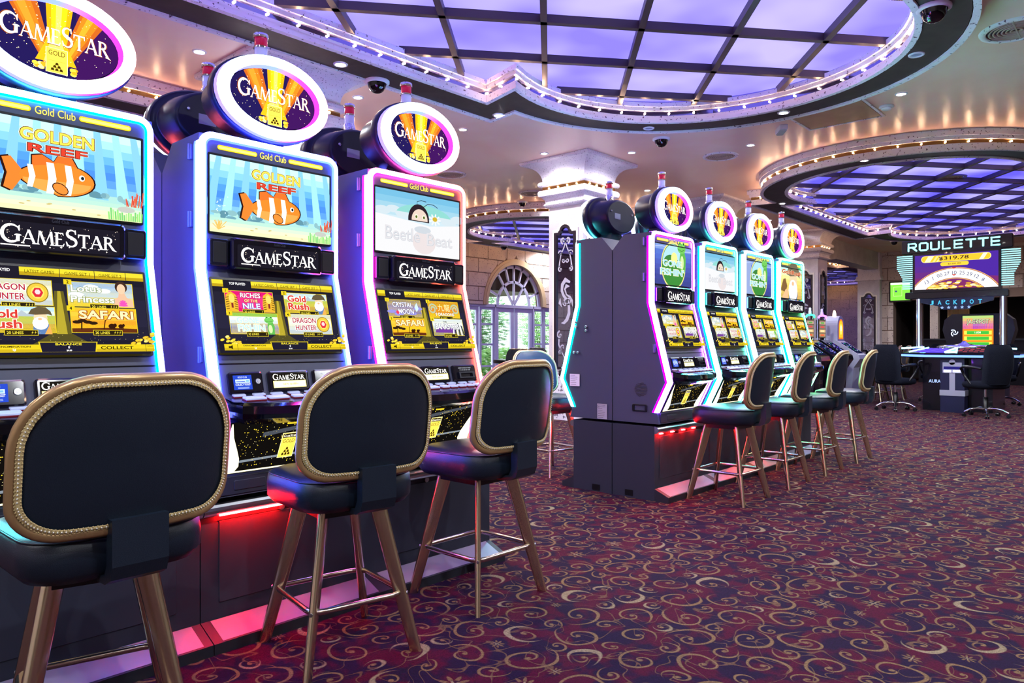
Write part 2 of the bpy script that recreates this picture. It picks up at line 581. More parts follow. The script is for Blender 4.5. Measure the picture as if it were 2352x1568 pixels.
def coffer(cx, cy, label, panel, outer_bulbs, inner_bulbs, ang=39.3, sp=.80, o1=0.0, o2=0.0, vis=None):
    t = thing('ceiling_coffer', label, 'ceiling light', (cx, cy, ZS), group='illuminated ceiling coffers')
    t['kind'] = 'thing'
    del t['kind']
    # underside of the dropped border
    mb = MB()
    n = len(OUT)
    mb.loft([[(p[0], p[1], 0) for p in OUT], [(p[0], p[1], 0) for p in INN]], smooth=False, flip=True)
    mb.build('soffit', M_SOFFIT, t)
    hh = H - ZS - .004
    mb = MB(); ring_solid(mb, OUT, -.02, .004, .0, hh); mb.build('outer_fascia', M_GOLDBAND, t)
    mb = MB(); ring_solid(mb, OUT, -.015, .035, -.018, .03); ring_solid(mb, OUT, .0, .022, .03, .075); mb.build('outer_lower_moulding', M_TRIM, t)
    mb = MB(); ring_solid(mb, OUT, .0, .028, .125, .17); ring_solid(mb, OUT, .0, .055, .17, hh); mb.build('outer_upper_moulding', M_TRIM, t)
    mb = MB(); ring_solid(mb, INN, -.004, .02, .0, .235); mb.build('inner_fascia', M_MIRRORBAND, t)
    mb = MB(); ring_solid(mb, INN, -.035, .015, -.018, .02); ring_solid(mb, INN, -.022, .0, .02, .060); mb.build('inner_lower_moulding', M_TRIM, t)
    mb = MB(); ring_solid(mb, INN, -.028, .0, .115, .15); ring_solid(mb, INN, -.055, .0, .15, .195); mb.build('inner_upper_moulding', M_TRIM, t)
    # diagonal beams and the lit panels between them
    a = math.radians(ang)
    n1, n2 = (math.sin(a), math.cos(a)), (-math.sin(a), math.cos(a))
    ext = 4.6
    lines1 = [o1 + k * sp for k in range(-9, 10)]
    lines2 = [o2 + k * sp for k in range(-9, 10)]
    for nn, lines in ((n1, lines1), (n2, lines2)):
        d = (nn[1], -nn[0])
        for c in lines:
            best = None
            runs = []
            cur = None
            k = -6.0
            while k < 6.0:
                x, y = nn[0] * c + d[0] * k, nn[1] * c + d[1] * k
                if inside(INN, x, y):
                    cur = [k, k] if cur is None else [cur[0], k]
                elif cur:
                    runs.append(cur); cur = None
                k += .02
            for k0, k1 in runs:
                if k1 - k0 < .15: continue
                mb = MB()
                w = .027
                P_ = lambda kk, s_: (nn[0] * (c + s_ * w) + d[0] * kk, nn[1] * (c + s_ * w) + d[1] * kk)
                q = [P_(k0, -1), P_(k1, -1), P_(k1, 1), P_(k0, 1)]
                A_ = sum(q[i - 1][0] * q[i][1] - q[i][0] * q[i - 1][1] for i in range(4))
                mb.prism(q if A_ > 0 else q[::-1], 'Z', .155, .222)
                mb.build('beam', M_BEAM, t)
    for i in range(len(lines1) - 1):
        pa = clip_half(clip_half(INN, n1, lines1[i] + .004, 1), n1, lines1[i + 1] - .004, -1)
        if len(pa) < 3: continue
        for j in range(len(lines2) - 1):
            pb = clip_half(clip_half(pa, n2, lines2[j] + .004, 1), n2, lines2[j + 1] - .004, -1)
            if len(pb) < 3: continue
            ar = abs(sum(pb[k - 1][0] * pb[k][1] - pb[k][0] * pb[k - 1][1] for k in range(len(pb)))) / 2
            if ar < .01: continue
            mb = MB().prism(pb, 'Z', .222, .230)
            mb.build('light_panel', panel, t)
    for on, poly, dd, zz in ((outer_bulbs, OUT, .014, .100), (inner_bulbs, INN, -.014, .088)):
        if not on: continue
        for p, nrm in walk(poly, .265):
            if vis and not vis(cx + p.x, cy + p.y): continue
            obj('bulb', bulb_me, t, (p.x + nrm.x * dd, p.y + nrm.y * dd, zz))
    return t
CY = 3.03
PY = 7.10
far1 = lambda x, y: y > CY - .3 or x > 5.2
coffer(2.8, CY, 'lavender lit coffered ceiling bay directly above the near slot machines', PANEL_LAV, False, True, o1=6.53 - (math.sin(math.radians(39.3)) * 2.8 + math.cos(math.radians(39.3)) * CY) - 4.8 + .8 * 3, o2=.05 - (-math.sin(math.radians(39.3)) * 2.8 + math.cos(math.radians(39.3)) * CY), vis=far1)
coffer(15.1, CY, 'blue lit coffered ceiling bay above the roulette table with bulb rim', PANEL_BLUE, True, True, o1=.1, o2=.3)
coffer(15.1, CY + PY, 'blue lit coffered ceiling bay near the arched glass door', PANEL_BLUE, True, True, o1=.2, o2=.1)
coffer(2.8, CY + PY, 'lit coffered ceiling bay glimpsed between the first and second machines', PANEL_LAV, True, False, o1=.2, o2=.1, vis=lambda x, y: y < CY + PY)
coffer(27.4, CY + PY, 'distant blue lit coffered ceiling bay right of the far column', PANEL_BLUE, True, True, vis=lambda x, y: x < 27 or y > 10)

# ------------------------------------------------------------------ columns
def square_loft(mb, prof, mi=0, c=(0, 0)):
    mb.loft([[(c[0] + r, c[1] - r, z), (c[0] + r, c[1] + r, z), (c[0] - r, c[1] + r, z), (c[0] - r, c[1] - r, z)] for r, z in prof], mi, True, True, smooth=False)
def ribbon(pts, ws):
    """flat stroke of varying width as a list of quads"""
    P = [Vector(p) for p in pts]
    L_, R_ = [], []
    for i in range(len(P)):
        t = (P[min(i + 1, len(P) - 1)] - P[max(i - 1, 0)])
        t = t.normalized() if t.length > 0 else Vector((1, 0))
        n = Vector((-t.y, t.x))
        w = ws[i] if isinstance(ws, (list, tuple)) else ws
        L_.append(P[i] + n * (w / 2)); R_.append(P[i] - n * (w / 2))
    return [[tuple(R_[i]), tuple(R_[i + 1]), tuple(L_[i + 1]), tuple(L_[i])] for i in range(len(P) - 1)]
def spiral_pts(cx, cy, r0, r1, a0, a1, n=22):
    return [(cx + (r0 + (r1 - r0) * k / n) * math.cos(a0 + (a1 - a0) * k / n), cy + (r0 + (r1 - r0) * k / n) * math.sin(a0 + (a1 - a0) * k / n)) for k in range(n + 1)]
def etching():
    """scroll ornament of the column mirrors, about .30 wide and 1.9 tall, centred on x=0"""
    q = []
    def sp(cx, cy, r0, r1, a0, a1, w0, w1, n=22):
        pts = spiral_pts(cx, cy, r0, r1, a0, a1, n)
        q.extend(ribbon(pts, [w0 + (w1 - w0) * k / n for k in range(n + 1)]))
        c = pts[-1] if r1 < r0 else pts[0]
        k = max(w0, w1) * .75
        q.append([(c[0] + k * math.cos(2 * PI * i / 8), c[1] + k * math.sin(2 * PI * i / 8)) for i in range(8)])
    for s in (-1, 1):
        m = lambda a: a if s > 0 else PI - a
        # upper ornament
        sp(.045 * s, 1.83, .05, .012, m(-PI / 2), m(PI * 1.2), .03, .02)
        q.extend(ribbon([(.0, 1.80), (.03 * s, 1.72), (.085 * s, 1.62), (.11 * s, 1.52), (.12 * s, 1.44)], [.022, .02, .018, .022, .03]))
        sp(.095 * s, 1.64, .045, .012, m(0), m(PI * 1.6), .018, .014)
        sp(.04 * s, 1.53, .035, .012, m(PI), m(PI * 2.8), .018, .014)
        sp(.10 * s, 1.40, .045, .012, m(PI / 2), m(-PI), .028, .018)
        # lower ornament
        sp(.11 * s, .42, .06, .015, m(PI / 2), m(-PI), .03, .018)
        q.extend(ribbon([(.125 * s, .36), (.13 * s, .28), (.09 * s, .2), (.04 * s, .12), (0, .05)], [.03, .028, .022, .02, .014]))
        sp(.05 * s, .24, .05, .014, m(-PI / 3), m(PI * 1.1), .022, .014)
        sp(.11 * s, .16, .035, .01, m(PI), m(-PI * .6), .02, .014)
    # the large S scroll in the middle
    q.extend(ribbon([(.09, 1.20), (.0, 1.24), (-.06, 1.17), (-.07, 1.08), (-.03, 1.0), (.04, .93), (.07, .84), (.07, .74), (.03, .65), (-.03, .60), (-.08, .60)],
                    [.03, .075, .06, .05, .045, .04, .045, .055, .06, .045, .01]))
    q.extend(ribbon([(.08, 1.14), (.02, 1.15), (-.01, 1.10), (.02, 1.02), (.09, .98), (.13, .92), (.14, .84)], [.012, .06, .03, .02, .035, .04, .01]))
    sp(.05, .93, .075, .02, PI * .9, PI * 2.9, .022, .016)
    sp(-.02, .9, .06, .015, PI * .2, -PI * 1.3, .02, .014)
    q.extend(ribbon([(-.10, .97), (-.11, .9), (-.07, .84)], [.01, .05, .01]))
    return q
ETCH = etching()
def ogee_outline(w, z0, z1, n=8):
    """mirror outline with a stepped round top, in (x,z), counter-clockwise"""
    h = w / 2
    pts = [(-h, z0), (h, z0), (h, z1 - .11)]
    for k in range(n + 1):
        a = math.radians(-80 + 70 * k / n)
        pass
    pts += [(h * .62, z1 - .11), (h * .55, z1 - .085)]
    for k in range(n + 1):
        a = math.radians(10 + 160 * k / n)
        pts.append((h * .5 * math.cos(a), z1 - .10 + .10 * math.sin(a)))
    pts += [(-h * .55, z1 - .085), (-h * .62, z1 - .11), (-h, z1 - .11)]
    return pts
def wall_mirror(parent, M, w, z0, z1, etch=True):
    """framed mirror on a face; M maps (x, out, z)"""
    o2 = ogee_outline(w, z0, z1)
    inn = [(p[0] * (1 - .09 / w), z0 + .04 + (p[1] - z0) * (z1 - z0 - .085) / (z1 - z0)) for p in o2]
    out = [(p[0] * (1 + .07 / w), z0 - .02 + (p[1] - z0) * (z1 - z0 + .07) / (z1 - z0)) for p in o2]
    def band(a, b, y0, y1):
        n = len(a)
        mb = MB()
        mb.loft([[(p[0], 0, p[1]) for p in a], [(p[0], y1, p[1]) for p in a], [(p[0], y1, p[1]) for p in b], [(p[0], y0, p[1]) for p in b]], smooth=False)
        return mb.xform(M)
    fr = band(o2, inn, 0, .028).build('mirror_frame', M_DARKWOOD, parent)
    band(out, o2, 0, .016).build('mirror_surround', M_CAPW, parent)
    gl = MB().poly([(p[0], .006, p[1]) for p in inn][::-1]).xform(M).build('mirror', M_MIRROR, parent)
    if etch:
        mb = MB()
        k = w / .42
        zz = (z1 - z0 - .2) / 1.95
        for qd in ETCH:
            mb.poly([(p[0] * k, .0072, z0 + .09 + p[1] * zz) for p in qd][::-1])
        mb.xform(M).build('etched_scroll', M_ETCH, gl)
M_CAPW = mat('ivory_moulding', '#e0d8cc', .5)
M_MARBLE = mottled('grey_veined_marble', '#e2dfe2', '#d6d2d8', .25, 4, '#77707c', .60, 22)
column_faces = {0: (0, -1), 1: (1, 0), 2: (0, 1), 3: (-1, 0)}
def column(x, y, label, bulbs=True):
    t = thing('column', label, 'column', (x, y, 0), group='stone columns')
    mb = MB(); square_loft(mb, [(.315, .0), (.315, 3.16)]); mb.build('shaft', M_STONE, t)
    mb = MB(); square_loft(mb, [(.345, 0), (.345, .10), (.33, .115), (.33, .62), (.345, .63), (.345, .68), (.318, .70)]); mb.build('plinth', M_MARBLE, t)
    mb = MB()
    square_loft(mb, [(.33, 3.13), (.362, 3.15), (.375, 3.17), (.362, 3.195), (.35, 3.20)])
    square_loft(mb, [(.35, 3.20), (.362, 3.25), (.392, 3.285), (.425, 3.30), (.436, 3.33), (.436, 3.36), (.420, 3.385), (.36, 3.386)])
    mb.build('lower_moulding', M_CAP, t)
    mb = MB(); square_loft(mb, [(.385, 3.384), (.385, 3.44)]); mb.build('bulb_band', M_GOLDBAND, t)
    mb = MB()
    square_loft(mb, [(.36, 3.438), (.42, 3.44), (.436, 3.46), (.436, 3.49), (.420, 3.512), (.36, 3.514)])
    mb.build('upper_moulding', M_CAP, t)
    prof = []
    for k in range(11):
        a = k / 10 * PI / 2
        prof.append((.385 + .215 * (1 - math.cos(a)), 3.512 + .235 * math.sin(a)))
    prof += [(.615, 3.75), (.63, 3.765), (.63, H - .002)]
    mb = MB(); square_loft(mb, prof); mb.build('capital', M_CAP, t)
    for k, (nx, ny) in column_faces.items():
        M = Matrix(((-ny, nx, 0, nx * .3155), (nx, ny, 0, ny * .3155), (0, 0, 1, 0), (0, 0, 0, 1)))
        if k in (0, 3):
            wall_mirror(t, M, .40, .74, 2.86)
        if bulbs and k in (0, 3):
            for i in range(4):
                p = M @ Vector((-.255 + .17 * i, .076, 3.412))
                obj('bulb', bulb2_me, t, p)
    return t
column(3.83, 6.55, 'speckled white column capital rising behind the second slot machine')
column(8.68, 6.55, 'white column with etched mirror left of the far slot bank')
column(12.75, 6.55, 'white column capital behind the far slot bank toppers')
column(18.0, 6.55, 'farthest white column left of the roulette table')
# ------------------------------------------------------------------ flat lit artwork (screens, printed glass)
_am = {}
def acol(c, s=1.0):
    k = (c, s)
    if k not in _am:
        _am[k] = glow('lit_print_%s_%d' % (c.lstrip('#'), round(s * 100)), c, s * ES)
    return _am[k]
def pcol(c):
    return mat('print_' + c.lstrip('#'), c, .5)
_txt = {}
def text_polys(s, bold=0.0):
    k = (s, bold)
    if k in _txt: return _txt[k]
    cu = bpy.data.curves.new('txt', 'FONT')
    cu.body = s
    cu.size = 1
    cu.resolution_u = 3
    cu.offset = bold
    ob = bpy.data.objects.new('txt', cu)
    me = ob.to_mesh()
    vs = [(v.co.x, v.co.y) for v in me.vertices]
    ps = [[vs[i] for i in p.vertices] for p in me.polygons]
    ob.to_mesh_clear()
    bpy.data.objects.remove(ob)
    bpy.data.curves.remove(cu)
    if vs:
        x0, x1 = min(v[0] for v in vs), max(v[0] for v in vs)
        y0, y1 = min(v[1] for v in vs), max(v[1] for v in vs)
    else:
        x0 = x1 = y0 = y1 = 0
    _txt[k] = (ps, x0, y0, x1 - x0, y1 - y0)
    return _txt[k]
def arc_pts(cx, cy, rx, ry, a0, a1, n=14):
    return [(cx + rx * math.cos(math.radians(a0 + (a1 - a0) * k / n)), cy + ry * math.sin(math.radians(a0 + (a1 - a0) * k / n))) for k in range(n + 1)]
def serif_glyph(ch):
    """roman capital of height 1 as polygons, and its advance width"""
    P = []
    bar = lambda x0, y0, x1, y1, w: P.append([(x0 - w / 2, y0), (x0 + w / 2, y0), (x1 + w / 2, y1), (x1 - w / 2, y1)])
    def serif(x, y, w=.3, up=True):
        s = 1 if up else -1
        P.append([(x - w / 2, y), (x + w / 2, y), (x + w / 2, y + s * .04), (x + w * .25, y + s * .08), (x - w * .25, y + s * .08), (x - w / 2, y + s * .04)])
    if ch == 'A':
        bar(.08, 0, .43, 1, .07); bar(.80, 0, .43, 1, .17); bar(.45, .32, .45, .39, .42)
        serif(.08, 0, .22); serif(.80, 0, .28); return P, .90
    if ch == 'M':
        bar(.10, 0, .20, 1, .07); bar(.56, .0, .22, 1, .17); bar(.56, .0, .92, 1, .07); bar(1.02, 0, .92, 1, .16)
        serif(.10, 0, .22); serif(1.02, 0, .28); return P, 1.14
    if ch == 'E':
        bar(.16, 0, .16, 1, .16)
        for y, w in ((0, .50), (.48, .38), (.93, .46)): P.append([(.1, y), (.1 + w, y), (.1 + w, y + .07), (.1, y + .07)])
        P.append([(.60, 0), (.66, .22), (.60, .20), (.54, .07)]); P.append([(.56, 1), (.60, .80), (.55, .82), (.50, .93)])
        serif(.16, 0, .3); serif(.16, 1, .3, False); return P, .68
    if ch == 'T':
        bar(.42, 0, .42, 1, .16)
        P.append([(.04, .92), (.80, .92), (.82, 1), (.02, 1)])
        P.append([(.02, 1), (.02, .74), (.07, .74), (.12, .93)]); P.append([(.82, 1), (.82, .74), (.77, .74), (.72, .93)])
        serif(.42, 0, .32); return P, .84
    if ch == 'R':
        bar(.16, 0, .16, 1, .16)
        c = arc_pts(.30, .74, .27, .215, 90, -90, 14)
        P.extend(ribbon([(.16, .955)] + c + [(.16, .525)], [.09] * 5 + [.13] * 7 + [.09] * 5))
        P.append([(.30, .52), (.46, .54), (.86, 0), (.66, 0)]); P.append([(.66, 0), (.86, 0), (.98, -.07), (.90, -.08)])
        serif(.16, 0, .3); serif(.16, 1, .28, False); return P, .86
    if ch == 'G':
        c = arc_pts(.52, .5, .42, .46, 48, 325, 26)
        P.extend(ribbon(c, [.05 + .12 * max(0, math.sin(PI * k / 26)) ** .8 for k in range(27)]))
        P.append([(.72, .06), (.90, .10), (.90, .42), (.74, .42)]); serif(.82, .40, .32); P.append([(.78, .86), (.86, .66), (.90, .66), (.90, .98)])
        return P, .98
    if ch == 'S':
        c = arc_pts(.33, .745, .215, .205, 40, 270, 14) + arc_pts(.33, .265, .235, .225, 90, -140, 14)
        P.extend(ribbon(c, [.05 + .13 * (1 - abs(k / 29 * 2 - 1)) for k in range(30)]))
        P.append([(.48, .97), (.54, .97), (.56, .72), (.50, .74)]); P.append([(.10, .03), (.05, .30), (.10, .28), (.19, .05)])
        return P, .64
    return P, .5
class Art:
    def __init__(s, strength=1.0, printed=False):
        s.mb, s.cols, s.layer, s.st, s.pr = MB(), [], 0, strength, printed
        s.pts = []
    def mi(s, c):
        if c not in s.cols: s.cols.append(c)
        return s.cols.index(c)
    def poly(s, pts, c, same=False):
        if not same: s.layer += 1
        s.mb.poly([(p[0], p[1], s.layer) for p in pts], s.mi(c))
    def polys(s, ps, c):
        s.layer += 1
        for p in ps: s.mb.poly([(q[0], q[1], s.layer) for q in p], s.mi(c))
    def rect(s, x0, y0, x1, y1, c):
        s.poly([(x0, y0), (x1, y0), (x1, y1), (x0, y1)], c)
    def rr(s, x0, y0, x1, y1, r, c):
        s.poly(rrect(x0, y0, x1, y1, r, 4), c)
    def ell(s, cx, cy, rx, ry, c, n=20, rot=0):
        cr, sr = math.cos(rot), math.sin(rot)
        s.poly([(cx + rx * math.cos(2 * PI * k / n) * cr - ry * math.sin(2 * PI * k / n) * sr, cy + rx * math.cos(2 * PI * k / n) * sr + ry * math.sin(2 * PI * k / n) * cr) for k in range(n)], c)
    def line(s, pts, w, c):
        s.polys(ribbon(pts, w), c)
    def frame(s, x0, y0, x1, y1, w, c):
        s.polys([[(x0, y0), (x1, y0), (x1, y0 + w), (x0, y0 + w)], [(x0, y1 - w), (x1, y1 - w), (x1, y1), (x0, y1)], [(x0, y0), (x0 + w, y0), (x0 + w, y1), (x0, y1)], [(x1 - w, y0), (x1, y0), (x1, y1), (x1 - w, y1)]], c)
    def vgrad(s, x0, y0, x1, y1, cols):
        n = len(cols)
        for k, c in enumerate(cols):
            s.poly([(x0, y0 + (y1 - y0) * k / n), (x1, y0 + (y1 - y0) * k / n), (x1, y0 + (y1 - y0) * (k + 1) / n), (x0, y0 + (y1 - y0) * (k + 1) / n)], c, same=True)
    def star(s, x, y, r, c, n=4):
        pts = []
        for k in range(2 * n):
            rr_ = r if k % 2 == 0 else r * (.38 if n == 4 else .45)
            pts.append((x + rr_ * math.cos(PI * k / n + PI / 2), y + rr_ * math.sin(PI * k / n + PI / 2)))
        s.poly(pts, c)
    def text(s, t, x, y, h, c, w=None, align='C', bold=.0, shear=0.0, rot=0.0):
        """fits the string to height h (and width w), baseline at y"""
        ps, x0, y0, tw, th = text_polys(t, bold)
        if not ps: return
        ky = h / th
        kx = (w / tw) if w else ky
        wd = tw * kx
        ox = x - (wd / 2 if align == 'C' else (wd if align == 'R' else 0))
        out = []
        cr, sr = math.cos(rot), math.sin(rot)
        for p in ps:
            q = []
            for a, b in p:
                X, Y = ox + (a - x0) * kx + shear * (b - y0) * ky - x, (b - y0) * ky
                q.append((x + X * cr - Y * sr, y + X * sr + Y * cr))
            out.append(q)
        s.polys(out, c)
    def serif(s, word, x, y, h, c, w=None, big='', rise=None):
        """roman lettering with larger initials; x is the left edge; rise(t) lifts the baseline"""
        tot = sum(serif_glyph(ch)[1] * (1.0 if i in big else .76) for i, ch in enumerate(word))
        k = (w / (tot * h)) if w else 1
        cx = x
        out = []
        for i, ch in enumerate(word):
            hh = h * (1.0 if i in big else .76)
            ps, ad = serif_glyph(ch)
            dy = rise((cx - x) / (tot * h * k)) if rise else 0
            for p in ps: out.append([(cx + a * hh * k, y + dy + b * hh) for a, b in p])
            cx += ad * hh * k
        s.polys(out, c)
    def build(s, name, parent, O, U, V, N, eps=.00022, fix=None):
        O, U, V, N = Vector(O), Vector(U), Vector(V), Vector(N)
        mb = s.mb
        mb.v = [tuple(O + U * a + V * b + N * (l * eps)) for a, b, l in mb.v]
        ms = [(pcol(c) if s.pr else (c if not isinstance(c, str) else acol(c, s.st))) for c in s.cols]
        return mb.build(name, ms, parent)
    def mesh(s, name, O, U, V, N, eps=.00022):
        O, U, V, N = Vector(O), Vector(U), Vector(V), Vector(N)
        s.mb.v = [tuple(O + U * a + V * b + N * (l * eps)) for a, b, l in s.mb.v]
        return s.mb.mesh(name, [(pcol(c) if s.pr else (c if not isinstance(c, str) else acol(c, s.st))) for c in s.cols])
GS_BIG = (0, 4)
def gamestar(a, x, y, h, w, c, rise=None):
    a.serif('GAMESTAR', x, y, h, c, w, GS_BIG, rise)
def sparkles(a, rnd, n, x0, y0, x1, y1, r0, r1, c, ok=None):
    """scattered sparkles share one layer"""
    a.layer += 1
    k = 0
    while k < n:
        x, y = rnd.uniform(x0, x1), rnd.uniform(y0, y1)
        if ok and not ok(x, y):
            k += 1
            continue
        r = rnd.uniform(r0, r1) * (1.6 if rnd.random() < .15 else 1)
        m = 8 if r > (r0 + r1) * .62 else 4
        pts = [(x + (r if (i % 2 == 0 or m == 4) else r * .45) * math.cos(2 * PI * i / m), y + (r if (i % 2 == 0 or m == 4) else r * .45) * math.sin(2 * PI * i / m)) for i in range(m)]
        a.poly(pts, c, same=True)
        k += 1
def gold_badge(a, x0, y0, x1, y1, head=False):
    w, h = x1 - x0, y1 - y0
    a.rect(x0, y0, x1, y1, '#fff0b0')
    a.rect(x0 + w * .03, y0 + h * .02, x1 - w * .03, y1 - h * .02, '#e8c64a')
    top = y1 - h * .05
    if head:
        a.rect(x0 + w * .06, y1 - h * .20, x1 - w * .06, y1 - h * .04, '#1c1608')
        gamestar(a, x0 + w * .10, y1 - h * .17, h * .10, w * .80, '#fff6d8')
        top = y1 - h * .22
    a.text('GOLD', (x0 + x1) / 2, top - h * (.24 if not head else .18), h * (.19 if not head else .14), '#4a3505', w=w * .74)
    a.rect(x0 + w * .12, y0 + h * .48, x1 - w * .12, y0 + h * .50, '#d4ad38') if not head else None
    bw, bh = w * .17, h * .10
    for r_, n in enumerate((3, 2, 1)):
        for i in range(n):
            cx = (x0 + x1) / 2 + (i - (n - 1) / 2) * bw * 1.15
            yy = y0 + h * .10 + r_ * bh * 1.12
            a.poly([(cx - bw / 2, yy), (cx + bw / 2, yy), (cx + bw * .28, yy + bh), (cx - bw * .28, yy + bh)], '#3a2a06')
# ---- the pictures of the upper screens (w x h)
def scene_reef(a, w, h, rnd):
    a.vgrad(0, 0, w, h, ['#d9e6b8', '#cfe3c0', '#a8d8d0', '#7fbfe0', '#5c9ce4', '#4a8ae2', '#529ae6', '#68b4ec', '#86ccf0', '#a6e0f6', '#c4f0fa'])
    for k in range(9):
        x = w * (.06 + .11 * k)
        sl = (k - 4) * .018 * w
        a.poly([(x - w * .01, h), (x + w * .03, h), (x + w * .045 + sl, h * .22), (x - w * .03 + sl, h * .22)], '#9fdcf4' if k % 2 else '#86c8f0')
    for k in range(26):
        x = rnd.uniform(0, w)
        a.ell(x, rnd.uniform(.20, .28) * h, rnd.uniform(.015, .045) * w, rnd.uniform(.015, .04) * h, rnd.choice(['#6f9fae', '#5c8c9c', '#86b4ba']), 9)
    a.vgrad(0, 0, w, h * .19, ['#ece0b0', '#e4e6c0', '#cfe6c8', '#b2dccc'])
    for k in range(10):
        x = rnd.uniform(0, w)
        a.ell(x, rnd.uniform(.03, .13) * h, .012 * w, .008 * h, '#c8b878', 8)
    for k in range(16):
        a.line([(w * (.80 + .013 * k), 0), (w * (.795 + .0135 * k), h * rnd.uniform(.06, .14))], .010 * w, rnd.choice(['#8fd878', '#a8e48c', '#74c870']))
    a.ell(w * .90, h * .13, .055 * w, .035 * h, '#b8bcb4', 12)
    for k in range(12):
        x = w * rnd.uniform(.90, 1.0)
        a.line([(x, h * .17), (x + rnd.uniform(-.02, .015) * w, h * rnd.uniform(.24, .36))], .007 * w, rnd.choice(['#c8443c', '#d8603c']))
    for k in range(14):
        x = w * rnd.uniform(.0, .12)
        a.line([(w * .05, h * .03), (x, h * rnd.uniform(.08, .16))], .006 * w, '#e0b860')
    for k in range(12):
        a.ell(w * rnd.uniform(.03, .12), h * rnd.uniform(.25, .5), .005 * w, .007 * h, '#d8f0fa', 8)
    # a plain striped reef fish
    cx, cy, k = w * .50, h * .37, w * .22
    body = [(cx + k * .92 * math.cos(t) , cy + k * .46 * math.sin(t) * (1.0 if math.cos(t) > -.2 else .80)) for t in [2 * PI * i / 28 for i in range(28)]]
    tail = [(cx - k * .78, cy + k * .03), (cx - k * 1.12, cy + k * .46), (cx - k * 1.32, cy + k * .40), (cx - k * 1.20, cy), (cx - k * 1.28, cy - k * .38), (cx - k * 1.08, cy - k * .46)]
    dors = [(cx - k * .62, cy + k * .28), (cx - k * .62, cy + k * .56), (cx - k * .38, cy + k * .62), (cx - k * .10, cy + k * .46), (cx + k * .05, cy + k * .74), (cx + k * .34, cy + k * .66), (cx + k * .50, cy + k * .36)]
    big = lambda pts, q: [(cx + (p[0] - cx) * q, cy + (p[1] - cy) * q) for p in pts]
    for pts in (tail, dors, body): a.poly(big(pts, 1.05), '#2c1410')
    a.poly(tail, '#f08030'); a.poly(dors, '#e8702a'); a.poly(body, '#f5852c')
    a.poly([(cx + k * .84 * math.cos(t), cy - k * .06 + k * .34 * math.sin(t)) for t in [PI + PI * i / 14 for i in range(15)]], '#f8a24c')
    for x, wd in ((-.66, .10), (-.18, .15), (.26, .13)):
        hh = .45 * math.sqrt(max(0, 1 - (x / .92) ** 2)) * k * .97
        a.poly([(cx + (x - wd / 2 - .03) * k, cy - hh), (cx + (x + wd / 2) * k, cy - hh), (cx + (x + wd / 2 + .07) * k, cy), (cx + (x + wd / 2) * k, cy + hh), (cx + (x - wd / 2 - .03) * k, cy + hh), (cx + (x - wd / 2 + .02) * k, cy)], '#fbfbf4')
    a.ell(cx + k * .06, cy - k * .26, k * .22, k * .15, '#2c1410', 14, -.5); a.ell(cx + k * .06, cy - k * .26, k * .195, k * .125, '#f28a38', 14, -.5)
    a.ell(cx + k * .60, cy + k * .12, k * .075, k * .085, '#fbfbf4', 14); a.ell(cx + k * .615, cy + k * .12, k * .042, k * .05, '#15202c', 12)
    # title
    for i, (t, y, hh, wd, c, o) in enumerate((('GOLDEN', .755, .135, .40, '#f0d850', '#fff8d8'), ('REEF', .635, .085, .32, '#d8402c', '#f8e0c8'))):
        a.text(t, w * .50, h * (y - .008), h * (hh + .016), o, w=w * (wd + .014), bold=.07)
        a.text(t, w * .50, h * (y - .006), h * (hh + .012), '#5a3a18' if i == 0 else '#4a1810', w=w * (wd + .008), bold=.045)
        a.text(t, w * .50, h * y, h * hh, c, w=w * wd, bold=.02)
def scene_beetle(a, w, h, rnd):
    a.vgrad(0, 0, w, h, ['#f6f4f4', '#f6f5f6', '#f4f6f8', '#f0f6fa', '#e8f4fa', '#d8eef8', '#c2e6f4', '#aadcf0', '#8ed0ee', '#7cc6ea'])
    for x, y, r in ((.08, .66, .09), (.20, .70, .08), (.30, .64, .08), (.72, .66, .08), (.86, .62, .10), (.98, .68, .09)):
        a.ell(w * x, h * y, r * w, r * .75 * h, '#dcecf4', 14)
    a.poly(arc_pts(w * .56, h * .62, w * .34, h * .22, 15, 165, 20), '#96e0d8')
    a.poly([(0, h * .60), (w * .35, h * .55), (w * .62, h * .50), (w, h * .58), (w, 0), (0, 0)], '#f8f8fa')
    # plain round bug sinking behind the pale overlay
    a.line([(w * .47, h * .80), (w * .47, h * .88), (w * .52, h * .91), (w * .58, h * .90)], .006 * w, '#2a2a34')
    a.line([(w * .54, h * .80), (w * .60, h * .87), (w * .67, h * .87), (w * .72, h * .83)], .006 * w, '#2a2a34')
    a.poly(arc_pts(w * .49, h * .58, w * .125, h * .26, -6, 186, 22), '#30242c')
    a.poly(arc_pts(w * .50, h * .58, w * .095, h * .18, -4, 184, 22), '#f4dccc')
    for x in (.46, .55):
        a.ell(w * x, h * .635, .022 * w, .042 * h, '#f8f8e0', 12); a.ell(w * x, h * .630, .012 * w, .024 * h, '#5c6c20', 10)
    for k in range(9):
        a.line([(w * .68, h * .62), (w * (.68 + .075 * math.cos(k * .7)), h * (.62 + .10 * math.sin(k * .7)))], .016 * w, '#f6fafa')
    a.ell(w * .68, h * .63, .03 * w, .04 * h, '#d8b838', 12)
    a.ell(w * .55, h * .22, .14 * w, .20 * h, '#efe4e4', 18); a.ell(w * .53, h * .42, .10 * w, .06 * h, '#d4dce4', 16)
    a.text('Beetle', w * .30, h * .20, h * .22, '#c4ccd6', w=w * .40, bold=.02)
    a.text('Beat', w * .74, h * .17, h * .21, '#ccd2da', w=w * .32, bold=.02)
    a.text('Beetle', w * .298, h * .205, h * .22, '#e8e6ea', w=w * .40)
    a.text('Beat', w * .738, h * .175, h * .21, '#e8e6ea', w=w * .32)
